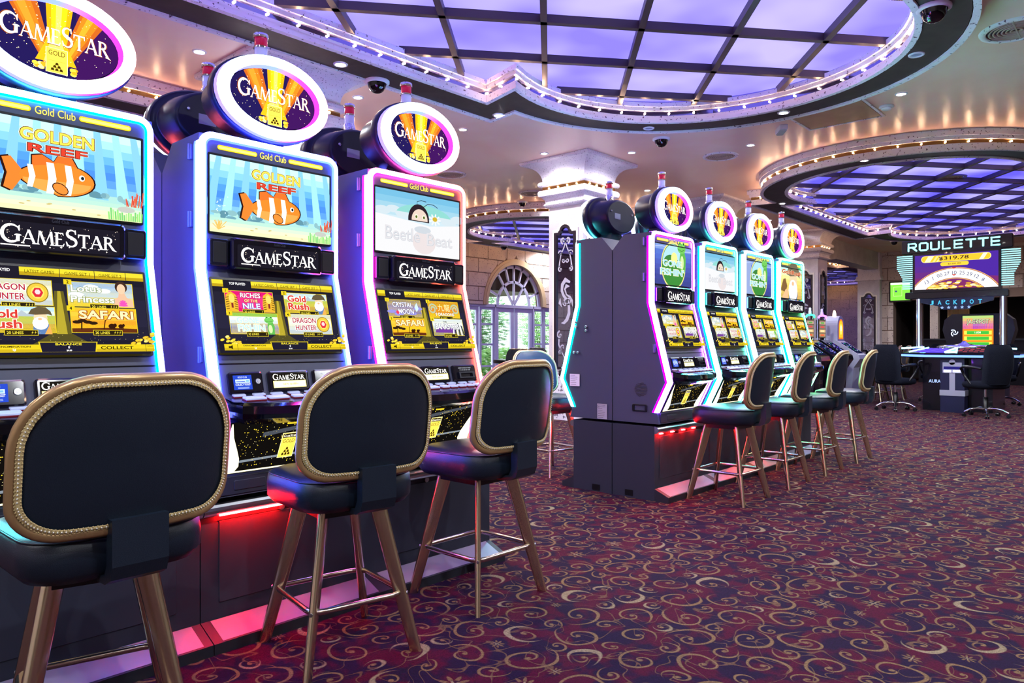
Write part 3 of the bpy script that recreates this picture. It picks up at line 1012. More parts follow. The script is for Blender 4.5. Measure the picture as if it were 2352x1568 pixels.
def frog(a, cx, cy, k):
    a.poly([(cx - .10 * k, cy - .55 * k), (cx + .30 * k, cy - .55 * k), (cx + .34 * k, cy - .05 * k), (cx + .22 * k, cy + .25 * k), (cx - .05 * k, cy + .22 * k), (cx - .12 * k, cy - .1 * k)], '#5cac4c')
    a.ell(cx + .06 * k, cy - .22 * k, .13 * k, .26 * k, '#c8e0a0', 12)
    a.ell(cx + .02 * k, cy + .30 * k, .30 * k, .19 * k, '#6cbc58', 14)
    for x in (-.10, .16):
        a.ell(cx + x * k, cy + .46 * k, .09 * k, .09 * k, '#7cc868', 10); a.ell(cx + x * k, cy + .47 * k, .035 * k, .045 * k, '#20301c', 8)
    a.line([(cx - .22 * k, cy + .26 * k), (cx - .0 * k, cy + .20 * k), (cx + .22 * k, cy + .26 * k)], .02 * k, '#2c6428')
def scene_fishing(a, w, h, rnd, tilt=False):
    a.vgrad(0, 0, w, h, ['#3c4488', '#3e4690', '#424c9c', '#4854a8', '#4c5cb4', '#5068c0', '#5470c4', '#7c98d4'])
    if tilt:
        a.poly([(0, h), (w * .16, h), (w * .36, 0), (0, 0)], '#8ea0cc')
    a.line([(0, h * .93), (w * .2, h * .96), (w * .4, h * .92), (w * .6, h * .95), (w * .8, h * .90), (w, h * .92)], .012 * w, '#a8b8e0')
    cx, cy, r = w * .50, h * .50, w * .34
    a.ell(cx, cy, r, r * .98, '#d8d084', 30); a.ell(cx, cy, r * .93, r * .91, '#3c8438', 30)
    a.poly(arc_pts(cx, cy, r * .9, r * .88, 8, 172, 24), '#a8d4ec')
    a.poly(arc_pts(cx - r * .2, cy + r * .10, r * .6, r * .34, 0, 180, 14), '#3c7c3c'); a.ell(cx + r * .05, cy + r * .30, r * .26, r * .26, '#f0e088', 14)
    frog(a, cx + r * .62, cy + r * .42, r * 1.15)
    for t, y, hh, wd in (('GONE', .47, .15, .50), ('FISHIN\'', .25, .16, .64)):
        a.text(t, w * .46, h * (y - .015), h * (hh + .03), '#f4f0c0', w=w * (wd + .03), bold=.06)
        a.text(t, w * .46, h * y, h * hh, '#9cd0ec', w=w * wd, bold=.03)
def miner(a, cx, cy, k, hat='#5c5038'):
    """generic bearded prospector: hat, beard, shirt"""
    a.poly([(cx - .34 * k, cy - .62 * k), (cx + .36 * k, cy - .62 * k), (cx + .30 * k, cy - .15 * k), (cx - .28 * k, cy - .15 * k)], '#5878a8')
    a.poly([(cx + .12 * k, cy - .62 * k), (cx + .42 * k, cy - .62 * k), (cx + .34 * k, cy - .18 * k)], '#d8a050')
    a.ell(cx, cy + .12 * k, .27 * k, .30 * k, '#f0c8a0', 14)
    a.ell(cx - .02 * k, cy - .12 * k, .31 * k, .30 * k, '#f4f2ec', 16)
    a.ell(cx - .03 * k, cy + .07 * k, .08 * k, .06 * k, '#e8b088', 10)
    a.poly([(cx - .46 * k, cy + .30 * k), (cx - .2 * k, cy + .26 * k), (cx + .3 * k, cy + .30 * k), (cx + .46 * k, cy + .24 * k), (cx + .40 * k, cy + .44 * k), (cx + .22 * k, cy + .62 * k), (cx - .08 * k, cy + .64 * k), (cx - .34 * k, cy + .52 * k)], hat)
def scene_miner(a, w, h, rnd):
    a.vgrad(0, 0, w, h, ['#c8a860', '#d4b460', '#dcc060', '#e0cc68', '#e4d478', '#e8dc90', '#d8e0b0', '#b8dcd8'])
    a.poly([(0, h * .25), (w * .12, h * .62), (w * .22, h * .65), (w * .30, h * .4), (w * .22, h * .2)], '#7c5c38')
    miner(a, w * .58, h * .42, w * .68, '#6c6450')
    a.poly([(w * .05, 0), (w * .22, h * .3), (w * .34, h * .28), (w * .32, 0)], '#e8b488')
    a.text('Gold', w * .28, h * .80, h * .15, '#f8e8c0', w=w * .48, bold=.06); a.text('Gold', w * .28, h * .805, h * .14, '#b4482c', w=w * .46, bold=.03)
    a.text('Rush', w * .74, h * .79, h * .15, '#f8e8c0', w=w * .48, bold=.06); a.text('Rush', w * .74, h * .795, h * .14, '#b4482c', w=w * .46, bold=.03)
# ---- the small game pictures of the touch screens (unit box w x h)
def tile_art(a, kind, x, y, w, h, rnd):
    X, Y = (lambda t: x + w * t), (lambda t: y + h * t)
    def T(t, px, py, hh, wd, c, o=None, b=.02):
        if o: a.text(t, X(px), Y(py - .02), h * (hh + .04), o, w=w * (wd + .02), bold=b + .045)
        a.text(t, X(px), Y(py), h * hh, c, w=w * wd, bold=b)
    if kind == 'dragon':
        a.vgrad(x, y, x + w, y + h, ['#a8bcd4', '#c0d0e0', '#d4e0ea', '#dce8f0', '#b4cce4'])
        a.ell(X(.80), Y(.50), w * .155, h * .40, '#8c741c', 22); a.ell(X(.80), Y(.50), w * .14, h * .365, '#d8b83c', 22); a.ell(X(.80), Y(.50), w * .092, h * .25, '#e8d060', 18)
        a.poly([(X(.80) + w * .078 * math.cos(i * PI / 3), Y(.5) + h * .21 * math.sin(i * PI / 3)) for i in range(6)], '#c82838')
        a.poly([(X(.80) + w * .042 * math.cos(i * PI / 3), Y(.52) + h * .11 * math.sin(i * PI / 3)) for i in range(6)], '#f4c8cc')
        T('DRAGON', .36, .56, .26, .54, '#a82838', '#f0f4f8'); T('HUNTER', .38, .18, .26, .48, '#a82838', '#f0f4f8')
    elif kind == 'lotus':
        a.vgrad(x, y, x + w, y + h, ['#c8a888', '#b8d0e4', '#a4c8ec', '#88b8ec', '#6ca8ea'])
        for px, py, r in ((.35, .8, .12), (.55, .66, .10), (.12, .45, .12)): a.ell(X(px), Y(py), w * r, h * r, '#e8f2f8', 12)
        a.poly([(X(.66), Y(0)), (X(1), Y(0)), (X(.99), Y(.30)), (X(.90), Y(.42)), (X(.87), Y(.60)), (X(.78), Y(.60)), (X(.76), Y(.42)), (X(.68), Y(.30))], '#dcb090')
        a.ell(X(.82), Y(.86), w * .10, h * .26, '#3c2820', 16); a.ell(X(.82), Y(.78), w * .068, h * .22, '#e4bc9c', 16)
        for k in range(7): a.line([(X(.83), Y(.06)), (X(.83 + .07 * math.cos(k * PI / 6)), Y(.08 + .22 * math.sin(k * PI / 6)))], w * .028, '#d84ca8')
        T('Lotus', .27, .58, .28, .46, '#f4f4ec', '#7c8c58'); T('Princess', .36, .14, .28, .66, '#f4f4ec', '#7c8c58')
    elif kind == 'goldrush':
        a.vgrad(x, y, x + w, y + h, ['#8c6840', '#a88450', '#a8b058', '#98b458', '#c8e0e4', '#a8d0ec'])
        a.poly([(X(.45), Y(.62)), (X(.55), Y(.86)), (X(.62), Y(.72)), (X(.70), Y(.9)), (X(.80), Y(.62))], '#a8b4bc')
        miner(a, X(.80), Y(.46), h * .86)
        T('Gold', .28, .54, .34, .42, '#c83830', '#f8f0e0', .03); T('Rush', .30, .14, .34, .48, '#c83830', '#f8f0e0', .03)
    elif kind == 'safari':
        a.vgrad(x, y, x + w, y + h, ['#d86818', '#e47820', '#f08c28', '#f8a838', '#f8b848', '#f4a030'])
        a.poly([(X(0), Y(0)), (X(1), Y(0)), (X(1), Y(.16)), (X(.6), Y(.20)), (X(0), Y(.16))], '#5c2c14')
        a.line([(X(.14), Y(.12)), (X(.15), Y(.42))], w * .02, '#2c1c10')
        for px, py in ((.08, .42), (.16, .48), (.24, .42), (.32, .38)): a.ell(X(px), Y(py), w * .07, h * .07, '#2c1c10', 10)
        for px, k in ((.60, 1.0), (.74, .8)):
            a.ell(X(px), Y(.26), w * .055 * k, h * .11 * k, '#33180c', 12); a.ell(X(px + .05 * k), Y(.30), w * .028 * k, h * .08 * k, '#33180c', 10)
            for d in (-.035, -.01, .02, .04): a.line([(X(px + d * k), Y(.12)), (X(px + d * k), Y(.24))], w * .014 * k, '#33180c')
        a.line([(X(.47), Y(.12)), (X(.485), Y(.32)), (X(.50), Y(.50)), (X(.52), Y(.50))], w * .016, '#33180c')
        T('SAFARI', .53, .54, .36, .84, '#f8e0a8', '#8c3410', .03)
    elif kind == 'nile':
        a.rect(x, y, x + w, y + h, '#d0186c'); a.ell(X(.5), Y(.5), w * .34, h * .42, '#e4307c', 18)
        for s, px in ((1, .12), (-1, .88)):
            a.poly([(X(px - .12), Y(0)), (X(px + .12), Y(0)), (X(px + .13), Y(.35)), (X(px + .10), Y(.80)), (X(px), Y(.97)), (X(px - .10), Y(.80)), (X(px - .13), Y(.35))], '#d8a830')
            for k in range(6):
                a.line([(X(px - .12), Y(.10 + .11 * k)), (X(px - .055), Y(.14 + .11 * k))], h * .035, '#5c4410'); a.line([(X(px + .12), Y(.10 + .11 * k)), (X(px + .055), Y(.14 + .11 * k))], h * .035, '#5c4410')
            a.ell(X(px), Y(.62), w * .058, h * .22, '#f0cc60', 14); a.rect(X(px - .02), Y(.16), X(px + .02), Y(.40), '#7c2828')
        T('RICHES', .50, .66, .24, .42, '#fbf4f4', '#7c1040'); T('OF THE', .50, .44, .14, .28, '#f8e088', '#7c1040'); T('NILE', .50, .12, .26, .36, '#e8f4fc', '#3858a8')
    elif kind == 'fishin':
        a.vgrad(x, y, x + w, y + h, ['#4858b0', '#5068bc', '#6484cc', '#c4d8f0', '#e8f2fa', '#7cb44c'])
        frog(a, X(.80), Y(.42), h * .82)
        T('GONE', .36, .50, .30, .46, '#b8e0f4', '#f8f4c0', .03); T('FISHIN', .42, .10, .34, .56, '#b8e0f4', '#f8f4c0', .03)
    elif kind == 'crystal':
        a.vgrad(x, y, x + w, y + h, ['#3c3890', '#4c48a8', '#6460bc', '#5450a8', '#343080'])
        for px, py in ((.1, .3), (.9, .5), (.7, .2), (.3, .15)): a.ell(X(px), Y(py), w * .14, h * .10, '#8c88d0', 12)
        a.poly([(X(.84), Y(.3)), (X(.92), Y(.5)), (X(.88), Y(.86)), (X(.80), Y(.6))], '#c0e0fa')
        T('CRYSTAL', .44, .56, .30, .60, '#f0f4fc', '#28206c'); T('MOON', .52, .16, .30, .46, '#f0f4fc', '#28206c')
        a.poly([(X(.20), Y(.26)), (X(.26), Y(.36)), (X(.32), Y(.26)), (X(.26), Y(.12))], '#d83858')
    elif kind == 'dragons9':
        a.vgrad(x, y, x + w, y + h, ['#a81820', '#c82428', '#c82428', '#a81820'])
        for s, px in ((1, .13), (-1, .87)):
            pts = spiral_pts(X(px), Y(.52), h * .34, h * .08, 0 if s > 0 else PI, (PI * 3.2) * s + (0 if s > 0 else PI), 18)
            a.line(pts, h * .09, '#7cc4c0'); a.line(pts, h * .03, '#d8b040')
        T('\u4e5d\u9f8d', .50, .40, .44, .40, '#f8e8a0', None, .0); T('9 DRAGONS', .50, .10, .20, .62, '#fbf4e0', '#7c1010')
        a.frame(x + w * .02, y + h * .04, x + w * .98, y + h * .96, h * .03, '#d8a030')
    elif kind == 'banksters':
        a.vgrad(x, y, x + w, y + h, ['#5c6c80', '#8498a8', '#b8c8d4', '#d4e0e8', '#c4d4e0'])
        a.poly(arc_pts(X(.40), Y(.22), w * .34, h * .30, -10, 190, 16), '#6c3890')
        for k in range(6): a.poly([(X(.62 + .07 * k), Y(.0)), (X(.66 + .07 * k), Y(.0)), (X(.70 + .05 * k), Y(.75 - .08 * (k % 3))), (X(.66 + .05 * k), Y(.8 - .08 * (k % 3)))], '#28303c' if k % 2 else '#e8ecf0')
        T('THE', .40, .78, .10, .12, '#28303c', None); T('BANKSTERS', .46, .36, .34, .78, '#f4f4f8', '#28203c', .03)
def coins(a, x, y, w, h, rnd, flip):
    for k in range(16):
        t = rnd.random()
        px = x + w * (t if not flip else 1 - t)
        py = y + h * rnd.uniform(.05, .25 + .75 * (1 - t))
        a.ell(px, py, w * .13, h * .13, '#8c6c10', 10, .3); a.ell(px, py, w * .115, h * .11, rnd.choice(['#f0d040', '#e0b830', '#fbe87c']), 10, .3)
def touch_screen(a, w, h, tiles, rnd, lines):
    Y_ = '#d8c020'
    a.vgrad(0, 0, w, h, ['#1c1a28', '#201e30', '#242236', '#242236', '#22202e', '#1c1a26'])
    # light shaft in the middle
    a.poly([(w * .44, h * .10), (w * .56, h * .10), (w * .525, h * .74), (w * .475, h * .74)], '#5c5420')
    a.poly([(w * .465, h * .10), (w * .535, h * .10), (w * .508, h * .74), (w * .492, h * .74)], '#a8982c')
    a.poly([(w * .34, h * .12), (w * .66, h * .12), (w * .56, h * .24), (w * .44, h * .24)], '#4c4620')
    # tabs
    for x0, x1, t in ((.0, .085, ''), (.30, .51, 'LATEST GAMES'), (.513, .705, 'GAME SET 1'), (.708, .89, 'GAME SET 2'), (.893, 1.0, '')):
        a.rect(w * x0, h * .905, w * x1, h, '#e0cc30'); a.rect(w * x0, h * .905, w * x1, h * .945, '#b09418')
        if t: a.text(t, w * (x0 + x1) / 2, h * .935, h * .036, '#3c3208', w=w * (x1 - x0) * .74)
    a.text('TOP PLAYED', w * .19, h * .935, h * .036, '#f4f4f4', w=w * .125, bold=.02)
    for k, kind in enumerate(tiles):
        x0 = w * (.085 if k % 2 == 0 else .545)
        y0 = h * (.565 if k < 2 else .245)
        tw, th = w * .375, h * .285
        a.rect(x0 - w * .004, y0 - h * .006, x0 + tw + w * .004, y0 + th + h * .006, Y_)
        tile_art(a, kind, x0, y0, tw, th, rnd)
        a.rect(x0 - w * .022, y0 + th - h * .04, x0 + w * .022, y0 + th + h * .02, Y_); a.text(str(k + 1), x0, y0 + th - h * .028, h * .036, '#141008', bold=.02)
        lx = x0 + tw * .30
        a.rect(lx, y0 - h * .04, lx + tw * .45, y0 + h * .024, Y_); a.rect(lx + w * .003, y0 - h * .035, lx + tw * .45 - w * .003, y0 + h * .019, '#241c10')
        n, bolts = lines[k]
        a.text('%d LINES' % n, lx + tw * .14, y0 - h * .024, h * .030, '#ead840', w=tw * .22, bold=.01)
        for b in range(bolts):
            bx = lx + tw * (.42 - .04 * b)
            a.poly([(bx, y0 + h * .014), (bx - tw * .022, y0 - h * .010), (bx - tw * .006, y0 - h * .008), (bx - tw * .026, y0 - h * .030), (bx + tw * .006, y0 - h * .002), (bx - tw * .010, y0 - h * .004)], '#ead840')
    coins(a, 0, h * .085, w * .13, h * .14, rnd, False)
    coins(a, w * .87, h * .085, w * .13, h * .14, rnd, True)
    sparkles(a, rnd, 40, w * .05, h * .1, w * .95, h * .23, w * .001, w * .0022, '#d8c870')
    a.rect(0, 0, w, h * .085, Y_); a.rect(0, 0, w, h * .034, '#c0a41c')
    for xx in (.095, .945): a.rect(w * xx, 0, w * (xx + .003), h * .085, '#6c5c10')
    a.poly([(w * .03, h * .03), (w * .045, h * .03), (w * .06, h * .012), (w * .06, h * .072), (w * .045, h * .055), (w * .03, h * .055)], '#2c2408')
    a.text('DENOMINATION', w * .225, h * .052, h * .020, '#2c2408', w=w * .17, bold=.02)
    a.text('1\u00a2', w * .23, h * .010, h * .032, '#fbf8e8', bold=.03)
    a.poly([(w * .36, 0), (w * .655, 0), (w * .665, h * .115), (w * .35, h * .115)], Y_); a.poly([(w * .366, 0), (w * .649, 0), (w * .658, h * .107), (w * .357, h * .107)], '#1c1a2c')
    a.text('BALANCE', w * .507, h * .075, h * .024, '#e8d430', w=w * .14, bold=.02); a.text('0', w * .507, h * .038, h * .028, '#fbfbfb', bold=.02); a.text('$0.00', w * .507, h * .006, h * .020, '#fbfbfb', bold=.02)
    a.text('COLLECT', w * .775, h * .026, h * .036, '#241c08', w=w * .19, bold=.02)
    a.text('GOLD', w * .972, h * .052, h * .018, '#6c5810', w=w * .035)
# ------------------------------------------------------------------ slot machines
HW = .31                       # half width of a cabinet
FRONT = [(-.394, .637), (-.503, .857), (-.351, 1.430), (-.351, 1.945)]      # (y, z) of the front edge
def front_y(z):
    for (y0, z0), (y1, z1) in zip(FRONT, FRONT[1:]):
        if z0 <= z <= z1: return y0 + (y1 - y0) * (z - z0) / (z1 - z0)
    return FRONT[0][0] if z < FRONT[0][1] else FRONT[-1][0]
VS = Vector((0, FRONT[2][0] - FRONT[1][0], FRONT[2][1] - FRONT[1][1])).normalized()       # up along the sloping face
NS = Vector((0, -VS.z, VS.y))                                                               # its outward normal
VB = Vector((0, FRONT[1][0] - FRONT[0][0], FRONT[1][1] - FRONT[0][1])).normalized()
NB = Vector((0, -VB.z, VB.y))
U = Vector((1, 0, 0))
ZU = Vector((0, 0, 1))
NF = Vector((0, -1, 0))
_cache = {}
def cached(key, fn):
    if key not in _cache: _cache[key] = fn()
    return _cache[key]
def body_mesh():
    mb = MB()
    e = .012
    prof = [(-.004, .555), (-.40, .555), (-.394 + e, .637), (-.503 + e, .857), (-.351 + e, 1.43), (-.351 + e, 1.945), (-.10, 1.945), (-.004, 1.84)]
    mb.prism(prof[::-1], 'X', -HW + .003, HW - .003)
    return mb.mesh('cabinet_body', M_GREY)
def neon_mesh(cA, cB, key):
    """edge-lit diffuser that wraps both front corners and the top"""
    r = .055
    path = []                      # (x, y, z, outward dir)
    yT = FRONT[3][0]
    L_ = [(-HW, y, z) for y, z in FRONT[:3]]
    lseq = [(Vector(p), Vector((-1, 0, 0))) for p in L_]
    for k in range(7):
        a = PI - PI / 2 * k / 6
        lseq.append((Vector((-HW + r + r * math.cos(a), yT, 1.955 - r + r * math.sin(a))), Vector((math.cos(a), 0, math.sin(a)))))
    rseq = [(Vector((-p.x, p.y, p.z)), Vector((-o.x, o.y, o.z))) for p, o in lseq[::-1]]
    seq = lseq + rseq
    sect = [(-.031, .004), (-.0235, .0), (-.004, .0), (.0, .006), (.0, .034), (.0, .050)]     # (along outward, depth)
    rings = []
    for i, (p, o) in enumerate(seq):
        # depth direction: into the cabinet, square to the path
        if abs(o.x) > .99:
            t = (seq[min(i + 1, len(seq) - 1)][0] - seq[max(i - 1, 0)][0])
            t.x = 0
            t = t.normalized()
            d = Vector((0, 1, 0)) if i not in (1, len(seq) - 2) else Vector((0, 1, 0))
        else:
            d = Vector((0, 1, 0))
        rings.append([tuple(p + o * a + d * b) for a, b in sect])
    mb = MB()
    n = len(sect)
    for k in range(n - 1):
        strip = [[r_[k], r_[k + 1]] for r_ in rings]
        vs = [q for s_ in strip for q in s_]
        fs = [(2 * i, 2 * i + 1, 2 * i + 3, 2 * i + 2) for i in range(len(strip) - 1)]
        mb.add(vs, fs, 0 if 0 < k < n - 2 else 1, True)
    return mb.mesh('neon_edge', [glow_ramp('neon_core_' + key, [(0, cA[0]), (1, cB[0])], NEON_S, 'X', -.31, .31), glow_ramp('neon_rim_' + key, [(0, cA[1]), (1, cB[1])], NEON_S * .32, 'X', -.31, .31)])
NEON_S = 17.0
NEON = {   # (core, rim) at the left and at the right
    'cyan': (('#58e8f4', '#00a8c0'), ('#4650ff', '#0090e8')),
    'blue': (('#5054ff', '#2030ff'), ('#4258ff', '#2838f8')),
    'pink': (('#ff50c0', '#d00890'), ('#ff6040', '#f82010')),
    'teal': (('#58f0e4', '#00b0a0'), ('#58f0e4', '#00b0a0')),
    'purple': (('#a050ff', '#7000f0'), ('#b068ff', '#8008f0')),
    'aqua': (('#58f4d8', '#00c8a0'), ('#58f4c8', '#00c890')),
    'azure': (('#78b4ff', '#1868f0'), ('#68d4ff', '#0898e0')),
    'green': (('#60f8a8', '#00d870'), ('#58f890', '#00d858')),
}
def topper_face(rnd):
    a = Art(1.15)
    rx, ry = .192, .118
    el = lambda k=1.0, n=40: [(rx * k * math.cos(2 * PI * i / n), ry * k * math.sin(2 * PI * i / n)) for i in range(n)]
    a.poly(el(), '#1c1448')
    ok = lambda x, y: (x / rx) ** 2 + (y / ry) ** 2 < .9
    a.poly([(x, y) for x, y in el() if x > .05] , '#34104c')
    def ray(x0, x1, b0, b1, c):
        pts = [(b0, -ry * .75), (b1, -ry * .75), (x1, ry), (x0, ry)]
        out = [p for p in pts]
        # keep inside the oval
        P_ = el()
        sub = P_
        for q in range(4):
            p, r_ = pts[q], pts[(q + 1) % 4]
            nx, ny = -(r_[1] - p[1]), r_[0] - p[0]
            sub = clip_half(sub, (nx, ny), nx * p[0] + ny * p[1], 1)
            if len(sub) < 3: return
        a.poly(sub, c)
    for x0, x1, b0, b1, c in ((-.150, -.055, -.03, .0, '#b4581c'), (-.135, -.075, -.025, -.005, '#d8741c'), (-.125, -.095, -.02, -.01, '#f08c28'),
                              (-.03, .05, -.02, .02, '#f0a010'), (-.015, .035, -.012, .012, '#f8c418'), (.0, .018, -.004, .006, '#fce060'),
                              (.075, .165, .0, .03, '#b4581c'), (.085, .145, .008, .025, '#d8781c'), (.10, .122, .012, .02, '#f09c28')):
        ray(x0, x1, b0, b1, c)
    for k, c in ((1.0, '#f0a818'), (.6, '#fcdc60')):
        a.poly([(-.06 * k, -.075), (.06 * k, -.075), (.035 * k, -.02), (.02 * k, .03 * k), (0, .005), (-.02 * k, .03 * k), (-.035 * k, -.02)], c)
    # coins at the foot
    for k in range(22):
        x = rnd.uniform(-.062, .062)
        y = -ry * .88 + rnd.uniform(0, .020)
        if ok(x, y): a.ell(x, y, .009, .006, rnd.choice(['#f8d040', '#e0a020', '#fcec90']), 10)
    sparkles(a, rnd, 150, -rx, -ry, rx, ry, .0009, .0020, '#fff0b8', ok)
    gamestar(a, -.163, -.018, .072, .326, '#7c3408')
    gamestar(a, -.160, -.016, .068, .320, '#fffbe8')
    gold_badge(a, -.032, -ry * .93, .032, -.028)
    return a.mesh('topper_face', (0, -.004, 0), U, ZU, NF)
RING_S = 2.2
def topper_meshes():
    out = {}
    E = lambda rx, ry, y, n=44: [(rx * math.cos(2 * PI * i / n), y, ry * math.sin(2 * PI * i / n)) for i in range(n)]
    mb = MB()
    mb.loft([E(.196, .121, .006), E(.200, .125, -.030)], 1, smooth=True)
    mb.loft([E(.200, .125, -.030), E(.206, .130, -.040), E(.228, .152, -.042), E(.241, .164, -.032), E(.244, .166, -.012)], 0, smooth=True)
    mb.loft([E(.244, .166, -.012), E(.245, .167, .012)], 1, smooth=True)
    out['ring'] = mb.mesh('topper_ring', [glow_ramp('ring_core', [(0, '#b8c4ff'), (.5, '#a8e0ff'), (.75, '#ffd0e4'), (1, '#ffa8a0')], RING_S, 'X', -.25, .25),
                                          glow_ramp('ring_rim', [(0, '#6050ff'), (.5, '#5060ff'), (.72, '#9028f0'), (1, '#f81868')], 1.6, 'X', -.25, .25)])
    m2 = out['ring'].copy(); m2.materials.clear(); m2.materials.append(glow('ring_core_cool', '#c8e4ff', RING_S)); m2.materials.append(glow('ring_rim_cool', '#3088ff', 1.2)); out['ring_cool'] = m2
    mb = MB()
    mb.loft([E(.246, .168, .010), E(.252, .174, .014), E(.252, .174, .055), E(.246, .168, .062)], 0, smooth=True)
    mb.loft([E(.246, .168, .062), E(.222, .146, .066), E(.222, .146, .085)], 0, smooth=True)
    mb.loft([E(.222, .146, .085), E(.205, .134, .205), E(.195, .126, .218), E(.188, .120, .220)], 0, False, True, smooth=True)
    out['housing'] = mb.mesh('topper_housing', M_HOUSE)
    mb = MB(); mb.box((.02, .2205, -.025), (.10, .2215, .02)); out['plate'] = mb.mesh('rating_plate', mat('rating_plate', '#8c92a8', .4))
    mb = MB(); mb.lathe([(.008, .219), (.008, .224), (.004, .226)], (0, 0, .03), 8, axis='Y'); out['screw'] = mb.mesh('screw', M_STEEL)
    mb = MB(); mb.prism([(-.08, -.20), (.08, -.20), (.07, -.13), (-.07, -.13)][::1], 'Y', .05, .17)
    for k in range(5): mb.box((-.075, .171, -.195 + .012 * k), (-.02, .174, -.189 + .012 * k))
    out['neck'] = mb.mesh('topper_neck', M_HOUSE)
    return out
M_HOUSE = mat('topper_black', '#1b1d33', .38, .3)
M_CLEAR = mat('clear_acrylic', '#e8e8f4', .08, trans=.75, ior=1.2)
def candle_meshes():
    m = {}
    mb = MB(); mb.lathe([(.034, 0), (.034, .035), (.030, .045), (.026, .055)], n=14); m['candle_foot'] = mb.mesh('candle_foot', M_CHROME)
    mb = MB(); mb.lathe([(.026, .05), (.026, .10), (.023, .104)], n=14); m['clear_tier'] = mb.mesh('clear_tier', mat('milky_acrylic', '#cfd0ee', .15, emis='#a8acf8', estr=.07))
    mb = MB(); mb.lathe([(.0262, .104), (.0262, .142), (.024, .145)], n=14); m['red_tier'] = mb.mesh('red_tier', mat('red_acrylic', '#b01838', .15, emis='#c0143c', estr=.10))
    mb = MB(); mb.lathe([(.030, .142), (.031, .150), (.029, .160), (.012, .166)], n=14); m['cap'] = mb.mesh('cap', M_CHROME)
    mb = MB(); mb.lathe([(.030, .099), (.030, .106)], n=14); m['collar'] = mb.mesh('collar', M_CHROME)
    return m
def belly_mesh(rnd):
    a = Art(1.1)
    h = (Vector((0, FRONT[1][0], .845)) - Vector((0, FRONT[0][0], .645))).length * .98
    w = .52
    a.rect(0, 0, w, h, '#0b0908')
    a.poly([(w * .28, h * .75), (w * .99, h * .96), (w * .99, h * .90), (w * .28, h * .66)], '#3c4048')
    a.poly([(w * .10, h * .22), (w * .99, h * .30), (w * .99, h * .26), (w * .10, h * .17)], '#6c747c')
    sparkles(a, rnd, 150, w * .10, h * .06, w * .90, h * .94, .0011, .0030, '#ecc838')
    sparkles(a, rnd, 70, w * .08, h * .06, w * .92, h * .94, .0008, .0014, '#fff0a8')
    a.rect(w * .46, h * .88, w * .56, h * .96, '#d8b828'); gamestar(a, w * .466, h * .90, h * .05, w * .09, '#3c2c04')
    gold_badge(a, w * .445, h * .18, w * .575, h * .70, True)
    for s in (0, 1):
        q = [(.0, .0), (.115, .0), (.14, .10), (.13, .26), (.095, .46), (.05, .70), (.02, .97), (.012, .97)]
        for k, c in ((1.0, '#fff6c8'), (.93, '#fffdf2')):
            pts = [((w * p[0] * k) if s == 0 else (w - w * p[0] * k), h * (.012 + p[1] * k)) for p in q]
            a.poly(pts, c)
    a.rect(0, -h * .010, w, h * .022, '#fff4c0')
    O = Vector((-.26, FRONT[0][0], .650)) + NB * .004
    return a.mesh('belly_glass', O, U, VB, NB)
def deck_mesh():
    """curved shelf: rounded plan, lofted between underside, rim and top"""
    def plan(g, dy):
        pts = [(-.285 - g, -.40)]
        n = 16
        for k in range(n + 1):
            t = -1 + 2 * k / n
            x = t * (.285 + g)
            y = -.605 - dy + .055 * abs(t) ** 3 + (.05 if abs(t) > .98 else 0)
            pts.append((x, y))
        pts.append((.285 + g, -.40))
        return pts[::-1]
    mb = MB()
    P3 = lambda pts, z, sl: [(x, y, z + sl * (y + .6)) for x, y in pts]
    rings = [P3(plan(-.05, -.06), .835, .05), P3(plan(-.005, -.008), .862, .10), P3(plan(.0, .0), .880, .17), P3(plan(-.002, -.003), .908, .17), P3(plan(-.018, -.02), .916, .17)]
    mb.loft(rings, 0, True, True, smooth=False)
    return mb.mesh('button_deck', mat('piano_black', '#07070d', .08, coat=.4))
def button_mesh(w, d):
    mb = MB()
    mb.rbox((-w / 2, -d / 2, 0), (w / 2, d / 2, .0055), .004, 0, axis=2, n=2)
    mb.rbox((-w / 2 * .96, -d / 2 * .96, .005), (w / 2 * .96, d / 2 * .96, .0125), .004, 1, axis=2, n=2)
    return mb.mesh('button', [mat('button_red_skirt', '#4c0c18', .25, emis='#900c1c', estr=.06), mat('button_cap', '#8f9ab4', .25, emis='#9ca4d0', estr=.22)])
